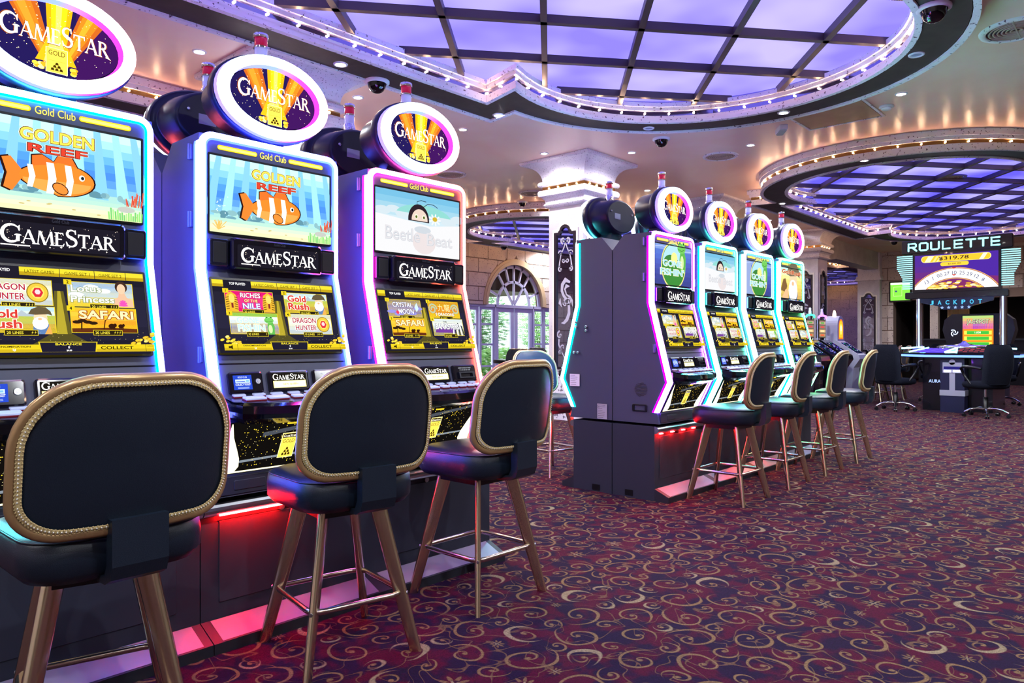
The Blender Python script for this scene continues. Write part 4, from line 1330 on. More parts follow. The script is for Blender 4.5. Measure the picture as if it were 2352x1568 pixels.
def slot_machine(name, label, x, y, rz, neon, pic, tiles, lines, group, seed, rear=False):
    rnd = random.Random(seed)
    t = thing(name, label, 'slot machine', (x, y, .538), rz, group)
    Z = lambda o: o
    down = Vector((0, 0, -.538))
    def put(nm, me, par=None, loc=(0, 0, 0)):
        o = obj(nm, me, par or t, Vector(loc) + (down if par is None else Vector((0, 0, 0))))
        return o
    body = put('cabinet_body', cached('body', body_mesh))
    put('neon_edge', cached('neon' + neon, lambda: neon_mesh(*NEON[neon], neon)))
    # seam between the two doors, hinges
    def seam():
        mb = MB(); z = 1.065; yy = front_y(z) + .012
        mb.box((-HW + .028, yy - .0015, z - .0025), (HW - .028, yy + .01, z + .0025)); return mb.mesh('door_seam', M_BLACK)
    put('door_seam', cached('seam', seam))
    def hinge():
        mb = MB(); mb.rbox((-.006, -.012, -.03), (.004, .012, .03), .003, axis=0, n=2); mb.cyl((-.007, 0, -.03), (-.007, 0, .03), .006, n=8); return mb.mesh('hinge', mat('hinge_metal', '#6a6e80', .35, .6))
    for z in (1.88, 1.62, 1.10):
        put('hinge', cached('hinge', hinge), loc=(-HW - .001, front_y(z) + .075, z))
    # vents and a handle on the visible flanks
    def handle():
        mb = MB(); mb.loft([[(-.002, p[0], p[1]) for p in rrect(-.065, -.028, .065, .028, .012)], [(-.006, p[0], p[1]) for p in rrect(-.062, -.025, .062, .025, .012)], [(-.006, p[0], p[1]) for p in rrect(-.046, -.018, .046, .018, .004)], [(.004, p[0], p[1]) for p in rrect(-.044, -.016, .044, .016, .004)]], 0, False, True, smooth=False)
        return mb.mesh('carry_handle', M_BLACK)
    put('carry_handle', cached('handle', handle), loc=(-HW + (0.003), -.24, .665))
    def grille():
        mb = MB()
        for k in range(10):
            z = -.045 + .01 * k
            hw = math.sqrt(max(0, .05 ** 2 - z * z)) + .004
            pts = [(-.0008, -hw + 2 * hw * i / 10, z + .004 * math.sin(i / 10 * 2 * PI)) for i in range(11)]
            mb.tube(pts, .0022, 5)
        return mb.mesh('speaker_grille', M_BLACK)
    put('speaker_grille', cached('grille', grille), loc=(-HW + .003, -.25, .80))
    # yellow light bars and the name above the screen
    def header():
        a = Art(1.35)
        for x0, x1 in ((-.235, -.070), (.070, .235)):
            a.rr(x0, -.009, x1, .009, .0085, '#f0b818'); a.rr(x0 + .004, -.005, x1 - .004, .005, .0045, '#fce468')
        a.text('Gold Club', 0, -.012, .026, '#f4d84c', w=.118)
        return a.mesh('header_lights', (0, FRONT[3][0] + .0115, 1.903), U, ZU, NF)
    put('header_lights', cached('header', header))
    # upper screen
    def upper():
        a = Art(.62 if pic == 'beetle' else .82)
        w, h = .535, .295
        {'reef': scene_reef, 'beetle': scene_beetle, 'fishing': scene_fishing, 'fishing2': lambda a, w, h, r: scene_fishing(a, w, h, r, True), 'miner': scene_miner}[pic](a, w, h, random.Random(3))
        return a.mesh('upper_screen', (-w / 2, FRONT[3][0] + .009, 1.573), U, ZU, NF)
    put('upper_screen', cached('pic' + pic, upper))
    def bez(w, h, zc, O, V, N, wd=.008):
        mb = MB()
        o, i = rrect(-w / 2 - wd, -h / 2 - wd, w / 2 + wd, h / 2 + wd, .006), rrect(-w / 2, -h / 2, w / 2, h / 2, .003)
        P = lambda pts, d: [tuple(Vector(O) + U * p[0] + V * p[1] + N * d) for p in pts]
        mb.loft([P(o, -.004), P(o, .003), P(i, .003), P(i, -.004)], smooth=False, flip=True)
        return mb
    put('screen_bezel', cached('bez1', lambda: bez(.535, .295, 0, (0, FRONT[3][0] + .010, 1.7205), ZU, NF).mesh('screen_bezel', M_BLACK)))
    # name panel with its loudspeakers
    yk = FRONT[3][0]
    def namep():
        mb = MB(); mb.rbox((-.200, yk - .040, 1.432), (.200, yk + .014, 1.553), .014, n=4); return mb.mesh('name_panel', mat('gloss_black', '#101018', .10, coat=.5))
    np_ = put('name_panel', cached('namep', namep))
    def nameart():
        r2 = random.Random(11); a = Art(1.25)
        a.rr(-.180, .012, .180, .096, .008, '#15131c')
        sparkles(a, r2, 60, -.172, .015, .172, .094, .0007, .0016, '#ffe8d0')
        gamestar(a, -.166, .028, .058, .332, '#fffdf8')
        a.rect(-.164, .019, -.085, .0225, '#fff8f0')
        for k in range(7): a.star(-.03 + .028 * k + .004 * (k % 2), .021 + .003 * (k % 3), .0032 + .0012 * (k % 2), '#fff4e4')
        a.text('Gold Club', 0, .102, .011, '#2c2c38', w=.05)
        return a.mesh('lit_lettering', (0, yk - .0402, 1.432), U, ZU, NF)
    obj('lit_lettering', cached('nameart', nameart), np_)
    def spk():
        mb = MB(); mb.rbox((-.037, yk - .018, 1.440), (.037, yk + .012, 1.545), .008, 0, n=3); mb.rbox((-.027, yk - .0195, 1.452), (.027, yk - .010, 1.534), .004, 1, n=2)
        return mb.mesh('speaker', [mat('speaker_chrome', '#3a3c4c', .16, .8), mat('speaker_cloth', '#06060c', .6)])
    for s in (-1, 1): put('speaker', cached('spk', spk), loc=(s * .240, 0, 0))
    # touch screen on the sloping face
    w, h = .535, .292
    zc = 1.2495
    O = Vector((0, front_y(zc), zc)) - NS * .008
    def lower():
        a = Art(.86)
        touch_screen(a, w, h, tiles, random.Random(5), lines)
        return a.mesh('touch_screen', O - U * (w / 2) - VS * (h / 2), U, VS, NS)
    put('touch_screen', cached('tiles' + ','.join(tiles), lower))
    put('screen_bezel', cached('bez2', lambda: bez(w, h, 0, O, VS, NS).mesh('screen_bezel', M_BLACK)))
    # three units above the deck
    zc2 = .992
    O2 = Vector((0, front_y(zc2), zc2)) - NS * .012
    def unit(x0, x1, art):
        mb = MB()
        o = rrect(x0, -.040, x1, .043, .009)
        i = rrect(x0 + .006, -.034, x1 - .006, .037, .006)
        P = lambda pts, d: [tuple(O2 + U * p[0] + VS * p[1] + NS * d) for p in pts]
        mb.loft([P(o, -.002), P(o, .012), P(i, .016)], 0, False, True, smooth=False)
        return mb.mesh('unit', mat('gloss_black', '#101018', .10, coat=.5))
    def ticket_art():
        a = Art(1.0)
        a.rect(-.236, -.026, -.162, .030, '#2440b0'); a.text('GOLD CLUB', -.199, .019, .0065, '#e8f0fc', w=.036)
        a.rect(-.228, .000, -.170, .014, '#b8d0f0'); a.rect(-.225, .004, -.19, .007, '#3050b8'); a.rect(-.186, .004, -.174, .010, '#70a8e8')
        a.text('COLLECT TICKET', -.199, -.010, .0080, '#f0f4fc', w=.060, bold=.01)
        for k in range(2): a.rect(-.222, -.018 - .004 * k, -.176, -.0165 - .004 * k, '#a8b8e8')
        return a.mesh('ticket_display', O2 + NS * .0162, U, VS, NS)
    def disp_art():
        a = Art(1.25)
        a.rect(-.078, -.028, .074, .032, '#15120e'); gamestar(a, -.074, .006, .024, .140, '#fffdf6'); a.rect(-.074, -.026, .070, .002, '#fce890'); a.rect(-.070, -.023, .066, -.001, '#fff6c8')
        a.text('NEW QUEEN', 0, -.017, .009, '#a87c18', w=.066, bold=.02)
        return a.mesh('display', O2 + NS * .0162, U, VS, NS)
    def note_art():
        a = Art(.8)
        a.text('INSERT NOTES OR TICKET', .188, .024, .0052, '#c8ccd8', w=.086); a.text('1 5 10 20 50 100', .188, .014, .0052, '#b8bcc8', w=.070)
        return a.mesh('printing', O2 + NS * .0162, U, VS, NS)
    u1 = put('ticket_unit', cached('u1', lambda: unit(-.252, -.115, None))); obj('ticket_display', cached('u1a', ticket_art), u1)
    def lock():
        mb = MB(); c = O2 + U * -.138 + VS * .004
        mb.cyl(c + NS * .015, c + NS * .021, .0115, .010, 14); mb.cyl(c + NS * .021, c + NS * .0225, .005, .004, 8); return mb.mesh('lock', M_STEEL)
    obj('lock', cached('lock', lock), u1)
    u2 = put('display_unit', cached('u2', lambda: unit(-.090, .086, None))); obj('display', cached('u2a', disp_art), u2)
    u3 = put('note_acceptor', cached('u3', lambda: unit(.110, .266, None))); obj('printing', cached('u3a', note_art), u3)
    def slot():
        mb = MB(); P = lambda x, y_, d: tuple(O2 + U * x + VS * y_ + NS * d)
        a_, b_ = [(.138, -.026), (.240, -.026), (.240, .006), (.138, .006)], [(.150, -.020), (.228, -.020), (.228, -.002), (.150, -.002)]
        mb.loft([[P(*p, .015) for p in a_], [P(*p, .026) for p in a_], [P(*p, .026) for p in b_], [P(*p, .014) for p in b_]], 0, False, True, smooth=False); return mb.mesh('bill_slot', mat('slot_black', '#1a1c26', .25))
    obj('bill_slot', cached('slot', slot), u3)
    # deck and its buttons
    deck = put('button_deck', cached('deck', deck_mesh))
    def trimp():
        mb = MB()
        pts = [(-.268, -.43), (-.268, -.535), (-.20, -.562), (0, -.575), (.20, -.562), (.268, -.535), (.268, -.43)]
        mb.poly([(x_, y_, .9168 + .17 * (y_ + .6)) for x_, y_ in pts]); return mb.mesh('deck_plate', mat('deck_plate', '#8088a4', .22, .85))
    obj('deck_plate', cached('trimp', trimp), deck)
    for row, (yy, specs) in enumerate(((-.470, ((-.215, .050, .028), (-.135, .050, .028), (-.060, .050, .028), (.015, .050, .028), (.09, .050, .028), (.165, .05, .028), (.23, .04, .028))),
                                       (-.525, ((-.180, .085, .040), (-.085, .085, .040), (.0, .045, .032), (.055, .045, .032), (.11, .045, .032), (.165, .045, .032), (.222, .05, .034))))):
        for bx, bw, bd in specs:
            o = obj('button', cached('btn%g,%g' % (bw, bd), lambda bw=bw, bd=bd: button_mesh(bw, bd)), deck, (bx, yy, .9172 + .17 * (yy + .6)))
            o.rotation_euler = (math.atan(.17), 0, 0)
    put('belly_glass', cached('belly', lambda: belly_mesh(random.Random(21))))
    def lowdoor():
        mb = MB(); mb.rbox((-.285, -.404, .562), (.285, -.390, .632), .004, 0, n=2); mb.rbox((-.20, -.407, .578), (-.07, -.4, .615), .004, 0, n=2); return mb.mesh('drop_door', M_GREY2)
    put('drop_door', cached('lowdoor', lowdoor))
    # topper and candle
    T = cached('topper', topper_meshes)
    tz = 2.142
    ty = FRONT[3][0] + .01
    hs = put('topper', T['housing'], loc=(0, ty, tz))
    obj('lit_ring', T['ring_cool' if rear else 'ring'], hs)
    obj('topper_face', cached('tface', lambda: topper_face(random.Random(9))), hs)
    obj('rating_plate', T['plate'], hs); obj('screw', T['screw'], hs, (-.145, 0, 0)); obj('screw', T['screw'], hs, (.145, 0, 0)); obj('neck', T['neck'], hs)
    C_ = cached('candle', candle_meshes)
    cf = put('candle_light', C_['candle_foot'], loc=(0, ty + .10, tz + .136))
    for k_ in ('clear_tier', 'red_tier', 'cap', 'collar'): obj(k_, C_[k_], cf)
    return t
# base stand below a cabinet: x from -HW to XR
def stand(label, x, y, rz, xr, red, group, end=False):
    t = thing('machine_stand', label, 'machine stand', (x, y, 0), rz, group)
    xl = -HW - .002
    mb = MB(); mb.box((xl, -.366, .0), (xr - .002, -.004, .536))
    mb.build('base_box', M_GREY2, t)
    mb = MB(); mb.rbox((xl + .07, -.3705, .15), (xr - .09, -.364, .462), .004, 0, n=2); d = mb.build('panel_door', M_GREY2, t)
    mb = MB(); mb.lathe([(.013, 0), (.013, .010), (.009, .013)], (xl + .33, -.366, .475), 14, axis='Y'); mb.xform(Matrix.Translation((0, -.012, 0))); mb.build('lock', M_STEEL, t)
    # rounded steel bumper along the top
    prof = []
    for k in range(9):
        a = math.radians(-90 + 180 * k / 8)
        prof.append((-.366 - .034 * math.cos(a), .510 + .028 * math.sin(a)))
    mb = MB(); mb.prism([(-.366, .482)] + prof + [(-.366, .538)], 'X', xl, xr - .002); mb.build('bumper', M_STEEL, t)
    # foot tray with a sloping metal tread
    mb = MB(); mb.prism([(-.366, 0), (-.48, 0), (-.48, .040), (-.366, .088)][::-1], 'X', xl, xr - .002); mb.build('foot_tray', mat('tray_black', '#20222c', .5), t)
    mb = MB()
    P = lambda x_, s_: (x_, -.366 - .114 * s_, .0885 - .048 * s_ + .0012)
    mb.add([P(xl + .035, .95), P(xr - .035, .95), P(xr - .035, .03), P(xl + .035, .03)], [(0, 1, 2, 3)]); mb.build('tread_plate', mat('tread_metal', '#8e8c9c', .38, .35), t)
    if red == 'line':
        mb = MB(); mb.box((-.25, -.393, .4855), (.02, -.386, .4875)); mb.build('red_lamp', glow('red_led', (1.0, .004, .004), 230), t)
        mb = MB(); mb.box((-.25, -.3718, .4655), (.02, -.3700, .4680)); mb.build('red_line', glow('red_line', (1.0, .01, .01), .35), t)
    elif red:
        for k in range(4):
            mb = MB(); mb.box((-.24 + .16 * k - .02, -.386, .4785), (-.24 + .16 * k + .02, -.372, .4815)); mb.build('red_lamp', glow('red_led', (1.0, .004, .004), 230), t)
    return t
# ------------------------------------------------------------------ the two banks of machines
YL, YR = 3.07, 3.12
PL, PR = .781, .765
XL = [.757, 1.542, 2.323]
XR_ = [4.862 + PR * k for k in range(4)]
L30 = [(30, 1), (20, 2), (30, 1), (15, 3)]
G1, G2 = 'slot machines of the near bank', 'slot machines of the far bank'
near = [
    ('cyan edge-lit slot machine with striped fish screen, cut by the left picture edge', 'cyan', 'reef', ['dragon', 'lotus', 'goldrush', 'safari'], [(15, 3), (20, 3), (20, 2), (20, 3)]),
    ('blue-white edge-lit slot machine with striped fish screen, in the middle of the near bank', 'blue', 'reef', ['nile', 'goldrush', 'fishin', 'dragon'], L30),
    ('pink and red edge-lit slot machine with pale bug screen, right end of the near bank', 'pink', 'beetle', ['crystal', 'dragons9', 'safari', 'banksters'], [(20, 2), (20, 2), (20, 3), (20, 2)])]
for k, (lb, ne, pic, ti, li) in enumerate(near):
    slot_machine('slot_machine', lb, XL[k], YL, 0, ne, pic, ti, li, G1, 10 + k)
    stand(['dark grey stand under the cyan slot machine at the left edge', 'dark grey stand with red lamps under the blue-white slot machine', 'dark grey stand under the pink slot machine'][k], XL[k], YL, 0, PL - HW, 'line' if k == 1 else False, 'machine stands of the near bank')
far = [
    ('purple edge-lit slot machine with fishing screen, nearest of the far bank', 'purple', 'fishing', ['lotus', 'safari', 'dragon', 'banksters'], L30),
    ('mint edge-lit slot machine with pale bug screen, second of the far bank', 'aqua', 'beetle', ['lotus', 'safari', 'banksters', 'dragon'], L30),
    ('light blue edge-lit slot machine with tilted fishing screen, third of the far bank', 'azure', 'fishing2', ['goldrush', 'safari', 'banksters', 'fishin'], L30),
    ('green edge-lit slot machine with yellow prospector screen, last of the far bank', 'green', 'miner', ['goldrush', 'safari', 'dragon', 'lotus'], L30)]
for k, (lb, ne, pic, ti, li) in enumerate(far):
    slot_machine('slot_machine', lb, XR_[k], YR, 0, ne, pic, ti, li, G2, 20 + k)
    stand('dark grey stand under the %s slot machine of the far bank' % ('purple', 'mint', 'light blue', 'green')[k], XR_[k], YR, 0, PR - HW, k in (0, 2), 'machine stands of the far bank')
rears = [(XL[0], YL, 'blue', 'seen from behind at the left edge, back to back with the cyan machine', 'cyan machine of the near bank'),
         (XL[1], YL, 'pink', 'seen from behind, back to back with the blue-white machine', 'blue-white machine of the near bank'),
         (XL[2], YL, 'blue', 'seen from behind, back to back with the pink machine', 'pink machine of the near bank'),
         (XR_[0], YR, 'teal', 'with teal edge light facing away, beside the mirror column', 'purple machine of the far bank'),
         (XR_[1], YR, 'blue', 'facing away behind the mint machine of the far bank', 'mint machine of the far bank'),
         (XR_[2], YR, 'azure', 'facing away behind the light blue machine of the far bank', 'light blue machine of the far bank'),
         (XR_[3], YR, 'purple', 'facing away behind the green machine of the far bank', 'green machine of the far bank')]
for k, (x, y, ne, lb, bk) in enumerate(rears):
    sm = slot_machine('slot_machine', 'slot machine ' + lb, x, y, PI, ne, 'beetle', ['lotus', 'safari', 'banksters', 'dragon'], L30, 'slot machines facing away', 40 + k, True)
    if k == 3: TEAL = sm
    st = stand('dark grey stand facing away behind the ' + bk, x, y, PI, HW + .002, k == 3, 'machine stands facing away')
# flank fittings of the end cabinet (right-hand bank, left flank): stickers, locks, cable notches
xe = XR_[0] - HW
def fix_to(o, t):
    o.parent = t
    o.matrix_parent_inverse = (Matrix.Translation(t.location) @ Matrix.Rotation(t.rotation_euler.z, 4, 'Z')).inverted()
    return o
def flank(nm, y0, z0, y1, z1, m, lb, cat, d=.0012):
    o = MB().box((xe - .003 - d, y0, z0), (xe - .0025, y1, z1)).build(nm, m)
    o['label'] = lb
    return fix_to(o, TEAL)
def print_lines(parent, y0, z0, y1, z1, n, seed):
    r = random.Random(seed)
    mb = MB()
    for k in range(n):
        z = z1 - (z1 - z0) * (k + .8) / (n + .6)
        w = r.uniform(.5, .92)
        mb.box((xe - .0048, y1 - (y1 - y0) * (.08 + w * .84), z), (xe - .0040, y1 - (y1 - y0) * .08, z + (z1 - z0) * .022))
    mb.build('printing', mat('print_grey', '#50545c', .6), parent)
s1 = flank('sticker', 3.425, .80, 3.52, .895, M_WHITE, 'white paper sticker on the flank of the teal machine', 'sticker'); print_lines(s1, 3.425, .80, 3.52, .895, 6, 1)
s2 = flank('rating_label', 3.165, .56, 3.255, .675, mat('label_silver', '#c6c8d2', .35, .5), 'silver rating label with CE mark low on the machine flank', 'label')
print_lines(s2, 3.165, .56, 3.255, .675, 8, 2)
a = Art(printed=True); a.text('CE', 0, 0, .014, '#383c44'); a.build('ce_mark', s2, (xe - .0045, 3.246, .645), Vector((0, -1, 0)), ZU, Vector((-1, 0, 0)))
for y, z in ((3.46, 1.30), (3.455, 1.265), (3.36, 1.265), (3.36, 1.235), (3.475, 1.065), (3.44, 1.065)):
    mb = MB(); mb.lathe([(.011, 0), (.011, -.008), (.006, -.011)], (xe - .002, y, z), 10, axis='X')
    fix_to(mb.build('key_lock', M_STEEL), TEAL)
for y in (3.27, 2.97):
    mb = MB(); mb.box((xe - .0035, y - .035, .012), (xe - .0015, y + .035, .055))
    fix_to(mb.build('cable_notch', M_BLACK), [o for o in COL.objects if o.name.startswith('machine_stand') and abs(o.location.x - XR_[0]) < .01 and (abs(o.rotation_euler.z) > 1) == (y > 3.1)][0])

# ------------------------------------------------------------------ casino stools
def stool():
    t = obj('casino_stool', None)
    # seat cushion
    def sq(hw, r, z, n=6): return [(p[0], p[1], z) for p in rrect(-hw, -hw, hw, hw, r, n)]
    mb = MB()
    mb.loft([sq(.16, .08, .552), sq(.205, .10, .558), sq(.224, .115, .582), sq(.226, .118, .625), sq(.222, .115, .655), sq(.212, .11, .668), sq(.19, .10, .678), sq(.12, .07, .686), sq(.04, .03, .688)], 0, True, True)
    seat = mb.build('seat', M_LEATHER, t)
    mb = MB(); mb.tube(sq(.217, .113, .663, 8), .0035, 6, closed=True); mb.build('piping', M_LEATHER, seat)
    mb = MB(); mb.cbox((0, 0, .540), (.26, .26, .036)); mb.build('swivel_plate', M_BLACK, t)
    # backrest: bent rounded panel
    RB, YB_ = .52, -.250
    def bend(s, z, d):
        a = s / RB
        return ((RB + d) * math.sin(a), YB_ + RB - (RB + d) * math.cos(a), z)
    def outline(k=1.0, n=9):
        pts = []
        hw, z0, z1 = .258, .690, 1.055
        spec = ((hw, z0, -90, .10, .085), (hw, z1, 0, .17, .165), (-hw, z1, 90, .17, .165), (-hw, z0, 180, .10, .085))
        for cx, cz, a0, rx, rz in spec:
            sx, sz = (1 if cx > 0 else -1), (1 if cz > .8 else -1)
            ccx, ccz = cx - sx * rx, cz - sz * rz
            for i in range(n + 1):
                a = math.radians(a0 + 90 * i / n)
                pts.append((ccx + rx * math.cos(a), ccz + rz * math.sin(a)))
        # a few extra points on the long edges
        out = []
        for i in range(len(pts)):
            p, q = pts[i], pts[(i + 1) % len(pts)]
            d = math.hypot(q[0] - p[0], q[1] - p[1])
            m = max(1, int(d / .03))
            for j in range(m): out.append((p[0] + (q[0] - p[0]) * j / m, p[1] + (q[1] - p[1]) * j / m))
        zc = (z0 + z1) / 2
        return [(p[0] * k, zc + (p[1] - zc) * k) for p in out]
    lean = lambda p: (p[0], p[1] - (p[2] - .69) * .14, p[2])
    def face(sgn, th, bulge):
        rings = []
        for k in (1.0, .96, .88, .75, .55, .3, .06):
            d = sgn * (th + bulge * (1 - k ** 3))
            rings.append([lean(bend(p[0], p[1], d)) for p in outline(k)])
        return rings
    mb = MB()
    mb.loft(face(1, .014, .010), 0, False, True)                 # outer (rear) side
    back = mb.build('backrest', M_LEATHER, t)
    mb = MB(); mb.loft(face(-1, .014, .030), 0, False, True, flip=True); mb.build('back_cushion', M_LEATHER, back)
    mb = MB(); mb.tube([lean(bend(p[0], p[1], .004)) for p in outline(1.022)], .0150, 8, closed=True); mb.build('back_rim', mat('bronze_rim', '#b8976a', .28, .6), back)
    # braided trim with pearls on the rear face
    mb = MB()
    o1, o2 = outline(.985), outline(.925)
    n = len(o1)
    A_ = [lean(bend(p[0], p[1], .0185)) for p in o1]
    B_ = [lean(bend(p[0], p[1], .0235)) for p in outline(.955)]
    C_ = [lean(bend(p[0], p[1], .0215)) for p in o2]
    mb.loft([A_, B_, C_], 0)
    dens = []
    for i in range(n):
        p, q = Vector(outline(.955)[i]), Vector(outline(.955)[(i + 1) % n])
        m = max(1, int((q - p).length / .0095 + .5))
        for j in range(m): dens.append(p + (q - p) * (j / m))
    for i, p in enumerate(dens):
        c = lean(bend(p.x, p.y, .0245))
        mb.sphere(c, .0027, 5, 1)
    for ring, dd in ((.980, .0205), (.930, .0225)):
        pts = outline(ring)
        for i in range(len(pts)):
            p, q = Vector(pts[i]), Vector(pts[(i + 1) % len(pts)])
            m = max(1, int((q - p).length / .0085 + .5))
            for j in range(m):
                s_ = p + (q - p) * (j / m)
                mb.sphere(lean(bend(s_.x, s_.y, dd)), .0027, 4, 0)
    tr = mb.build('braid', [mat('gold_braid', '#c2ac78', .55, .0, bump=.4, bscale=700), mat('braid_pearl', '#dcd8cc', .25, .3)], back)
    tr['kind'] = 'stuff'
    # leather strap carrying the back
    mb = MB()
    prof = [(-.290, .715), (-.290, .60), (-.278, .566), (-.245, .550), (-.12, .546), (-.12, .560), (-.238, .570), (-.253, .60), (-.257, .715)]
    mb.prism(prof, 'X', -.068, .068); mb.build('back_strap', M_LEATHER, t)
    # legs, foot ring
    for sx in (-1, 1):
        for sy in (-1, 1):
            mb = MB()
            def sec(f, z):
                cx, cy = sx * (.105 + .105 * f), sy * (.105 + .105 * f)
                # a flat bar set on the diagonal, tapering down
                w, d = .033 - .011 * f, .0135 - .0015 * f
                ax = Vector((sx, sy, 0)).normalized(); ay = Vector((sx, -sy, 0)).normalized()
                o = []
                for p in rrect(-w, -d, w, d, d * .8, 2):
                    o.append(tuple(Vector((cx, cy, z)) + ax * p[0] + ay * p[1]))
                return o
            mb.loft([sec(0, .545), sec(.5, .272), sec(1, .0)], 0, True, True)
            mb.build('leg', M_BRASS, t)
            f = 1 - .215 / .545
            mb = MB(); d = Vector((sx, sy, 0)).normalized()
            c = Vector((sx * (.105 + .105 * f), sy * (.105 + .105 * f), .215)) + d * .022
            mb.cyl(c - d * .012, c + d * .006, .0085, .007, 8); mb.build('bolt', M_STEEL, t)
    f = 1 - .215 / .545
    hw = .105 + .105 * f + .012
    mb = MB(); mb.tube([(p[0], p[1], .215) for p in rrect(-hw, -hw, hw, hw, .05, 5)], .0105, 8, closed=True); mb.build('foot_ring', mat('ring_brass', '#cfc2b0', .16, 1.0), t)
    return t
proto = stool()
spots = [
    (.71, 2.19, -14, 15, 'nearest casino stool with braided backrest, cut by the bottom left edge', 'stools at the near bank'),
    (1.585, 2.325, -10, 4, 'casino stool with navy leather seat in front of the blue-white machine', 'stools at the near bank'),
    (2.36, 2.36, 0, 3, 'casino stool with navy leather seat in front of the pink machine', 'stools at the near bank'),
    (5.01, 2.41, 0, 8, 'nearest stool of the far bank, in front of the purple machine', 'stools at the far bank'),
    (5.82, 2.41, 0, 10, 'second stool of the far bank, in front of the mint machine', 'stools at the far bank'),
    (6.60, 2.40, 0, 8, 'third stool of the far bank, in front of the light blue machine', 'stools at the far bank'),
    (7.47, 2.41, 0, 10, 'last stool of the far bank, in front of the green machine', 'stools at the far bank'),
    (4.98, 4.06, 172, 0, 'stool facing away behind the far bank, beside the teal machine', 'stools behind the far bank'),
    (5.80, 4.06, 178, 0, 'stool behind the far bank, mostly hidden by the teal machine', 'stools behind the far bank')]
for i, (x, y, a, sw, lb, g) in enumerate(spots):
    o = proto if i == 0 else copy_tree(proto)
    o.location = (x, y, 0)
    o.rotation_euler = (0, 0, math.radians(a))
    for c in o.children:            # the seat swivels on its plate
        if c.name.split('.')[0] in ('seat', 'backrest', 'back_strap'): c.rotation_euler = (0, 0, math.radians(sw))
    tag(o, lb, 'stool', g)

# ------------------------------------------------------------------ roulette table and its sign
M_TABLE = mat('table_black', '#0a0c14', .2, coat=.3)
M_CYANGLOW = glow('cyan_glow', '#80ecfc', 1.6)
rt = thing('roulette_table', 'black electronic roulette table with glowing cyan edge lines', 'gaming table', (14.35, 2.62, 0), 0)
ZT = .98
def octo(r, rx, z): return [(rx * math.copysign(min(abs(math.cos(a)) * 1.25, 1), math.cos(a)), r * math.copysign(min(abs(math.sin(a)) * 1.25, 1), math.sin(a)), z) for a in [math.radians(22.5 + 45 * k) for k in range(8)]]
mb = MB(); mb.loft([octo(.83, .92, ZT - .10), octo(.85, .94, ZT - .02)], 0, True, True, smooth=False); mb.build('table_rim', M_TABLE, rt)
mb = MB(); mb.loft([octo(.862, .952, ZT - .085), octo(.862, .952, ZT - .05)], 0, smooth=False); mb.build('edge_strip', glow('edge_blue', '#6c94ff', .7), rt)
mb = MB(); mb.loft([octo(.84, .93, ZT - .02), octo(.50, .50, ZT + .055)], 0, False, True, smooth=False); mb.build('table_top', mat('top_dark', '#12142a', .12), rt)
def top_z(x, y):
    return ZT - .02 + .075 * 0
# betting screens lie on the sloping panels facing -X (towards the viewer)
NX = Vector((-.075, 0, .47)).normalized()
for y0, y1, cols, nm in ((.10, .60, ('#6048e0', '#7458f0', '#5440c8'), 'betting_screen'), (-.56, -.06, ('#282030', '#c84858', '#3c3440'), 'betting_screen')):
    a = Art(.9)
    a.poly([(y0 * 1.15, 0), (y1 * 1.10, 0), (y1 * .80, .36), (y0 * .80, .36)], cols[0])
    for k in range(5):
        for j in range(7):
            u = (y0 + (y1 - y0) * (j + .2) / 7)
            a.poly([(u * 1.05, .05 + .058 * k), (u * 1.05 + .06, .05 + .058 * k), (u * 1.02 + .06, .095 + .058 * k), (u * 1.02, .095 + .058 * k)], cols[1] if (k + j) % 2 else cols[2])
    a.build(nm, rt, (-.915, 0, ZT - .010), Vector((0, 1, 0)), Vector((.987, 0, .171)), Vector((-.157, 0, .987)), eps=.0005)
mb = MB()
for p, q in (((-.925, .10), (-.56, .02)), ((-.925, -.06), (-.56, -.0)), ((-.925, .10), (-.925, -.06)), ((-.92, .62), (-.54, .42)), ((-.92, -.62), (-.54, -.42)), ((-.60, -.82), (-.48, -.5)), ((-.60, .82), (-.48, .5))):
    mb.tube([(p[0], p[1], ZT + .0 + (p[0] + .92) * .17), (q[0], q[1], ZT + .0 + (q[0] + .92) * .17)], .014, 6)
mb.build('glow_line', M_CYANGLOW, rt)
mb = MB(); mb.lathe([(.40, .056), (.41, .08), (.36, .11), (.20, .10), (.06, .14), (.02, .18)], (0, 0, ZT), 24); mb.build('wheel_dome', M_CHROME, rt)
# pedestal with player unit
mb = MB(); mb.box((-.58, -.50, 0), (.58, .50, ZT - .09)); mb.build('pedestal', M_TABLE, rt)
mb = MB(); mb.box((-.86, -.16, 0), (-.60, .18, ZT - .10)); un = mb.build('player_unit', mat('unit_navy', '#161a38', .3), rt)
mb = MB(); mb.box((-.864, -.17, .27), (-.60, .19, .36)); mb.box((-.865, -.03, .30), (-.859, .05, .66)); mb.build('silver_band', mat('silver_paint', '#a8aabc', .35, .5), un)
mb = MB(); mb.box((-.872, -.125, .64), (-.86, .145, .81)); mb.lathe([(.045, 0), (.045, .008)], (-.872, .01, .815), 14, axis='X'); mb.build('payment_plate', mat('silver_paint', '#a8aabc', .35, .5), un)
mb = MB(); mb.box((-.8745, -.105, .655), (-.8715, -.005, .685)); mb.box((-.8745, .025, .655), (-.8715, .125, .685)); mb.build('bill_light', glow('blue_slot', '#a0a0ff', 6), un)
mb = MB(); mb.box((-.8745, -.11, .70), (-.8715, .13, .745)); mb.build('slot_window', mat('slot_navy', '#101468', .2), un)
a = Art(1.0); a.text('AURA', .04, 0, .055, '#a0b8f0', w=.18, bold=.02)
for k in range(3): a.rect(.16, .0 + .022 * k, .34, .010 + .022 * k, '#6080e0')
a.build('maker_lettering', rt, (-.582, .36, .46), Vector((0, -1, 0)), ZU, Vector((-1, 0, 0)), eps=.002)
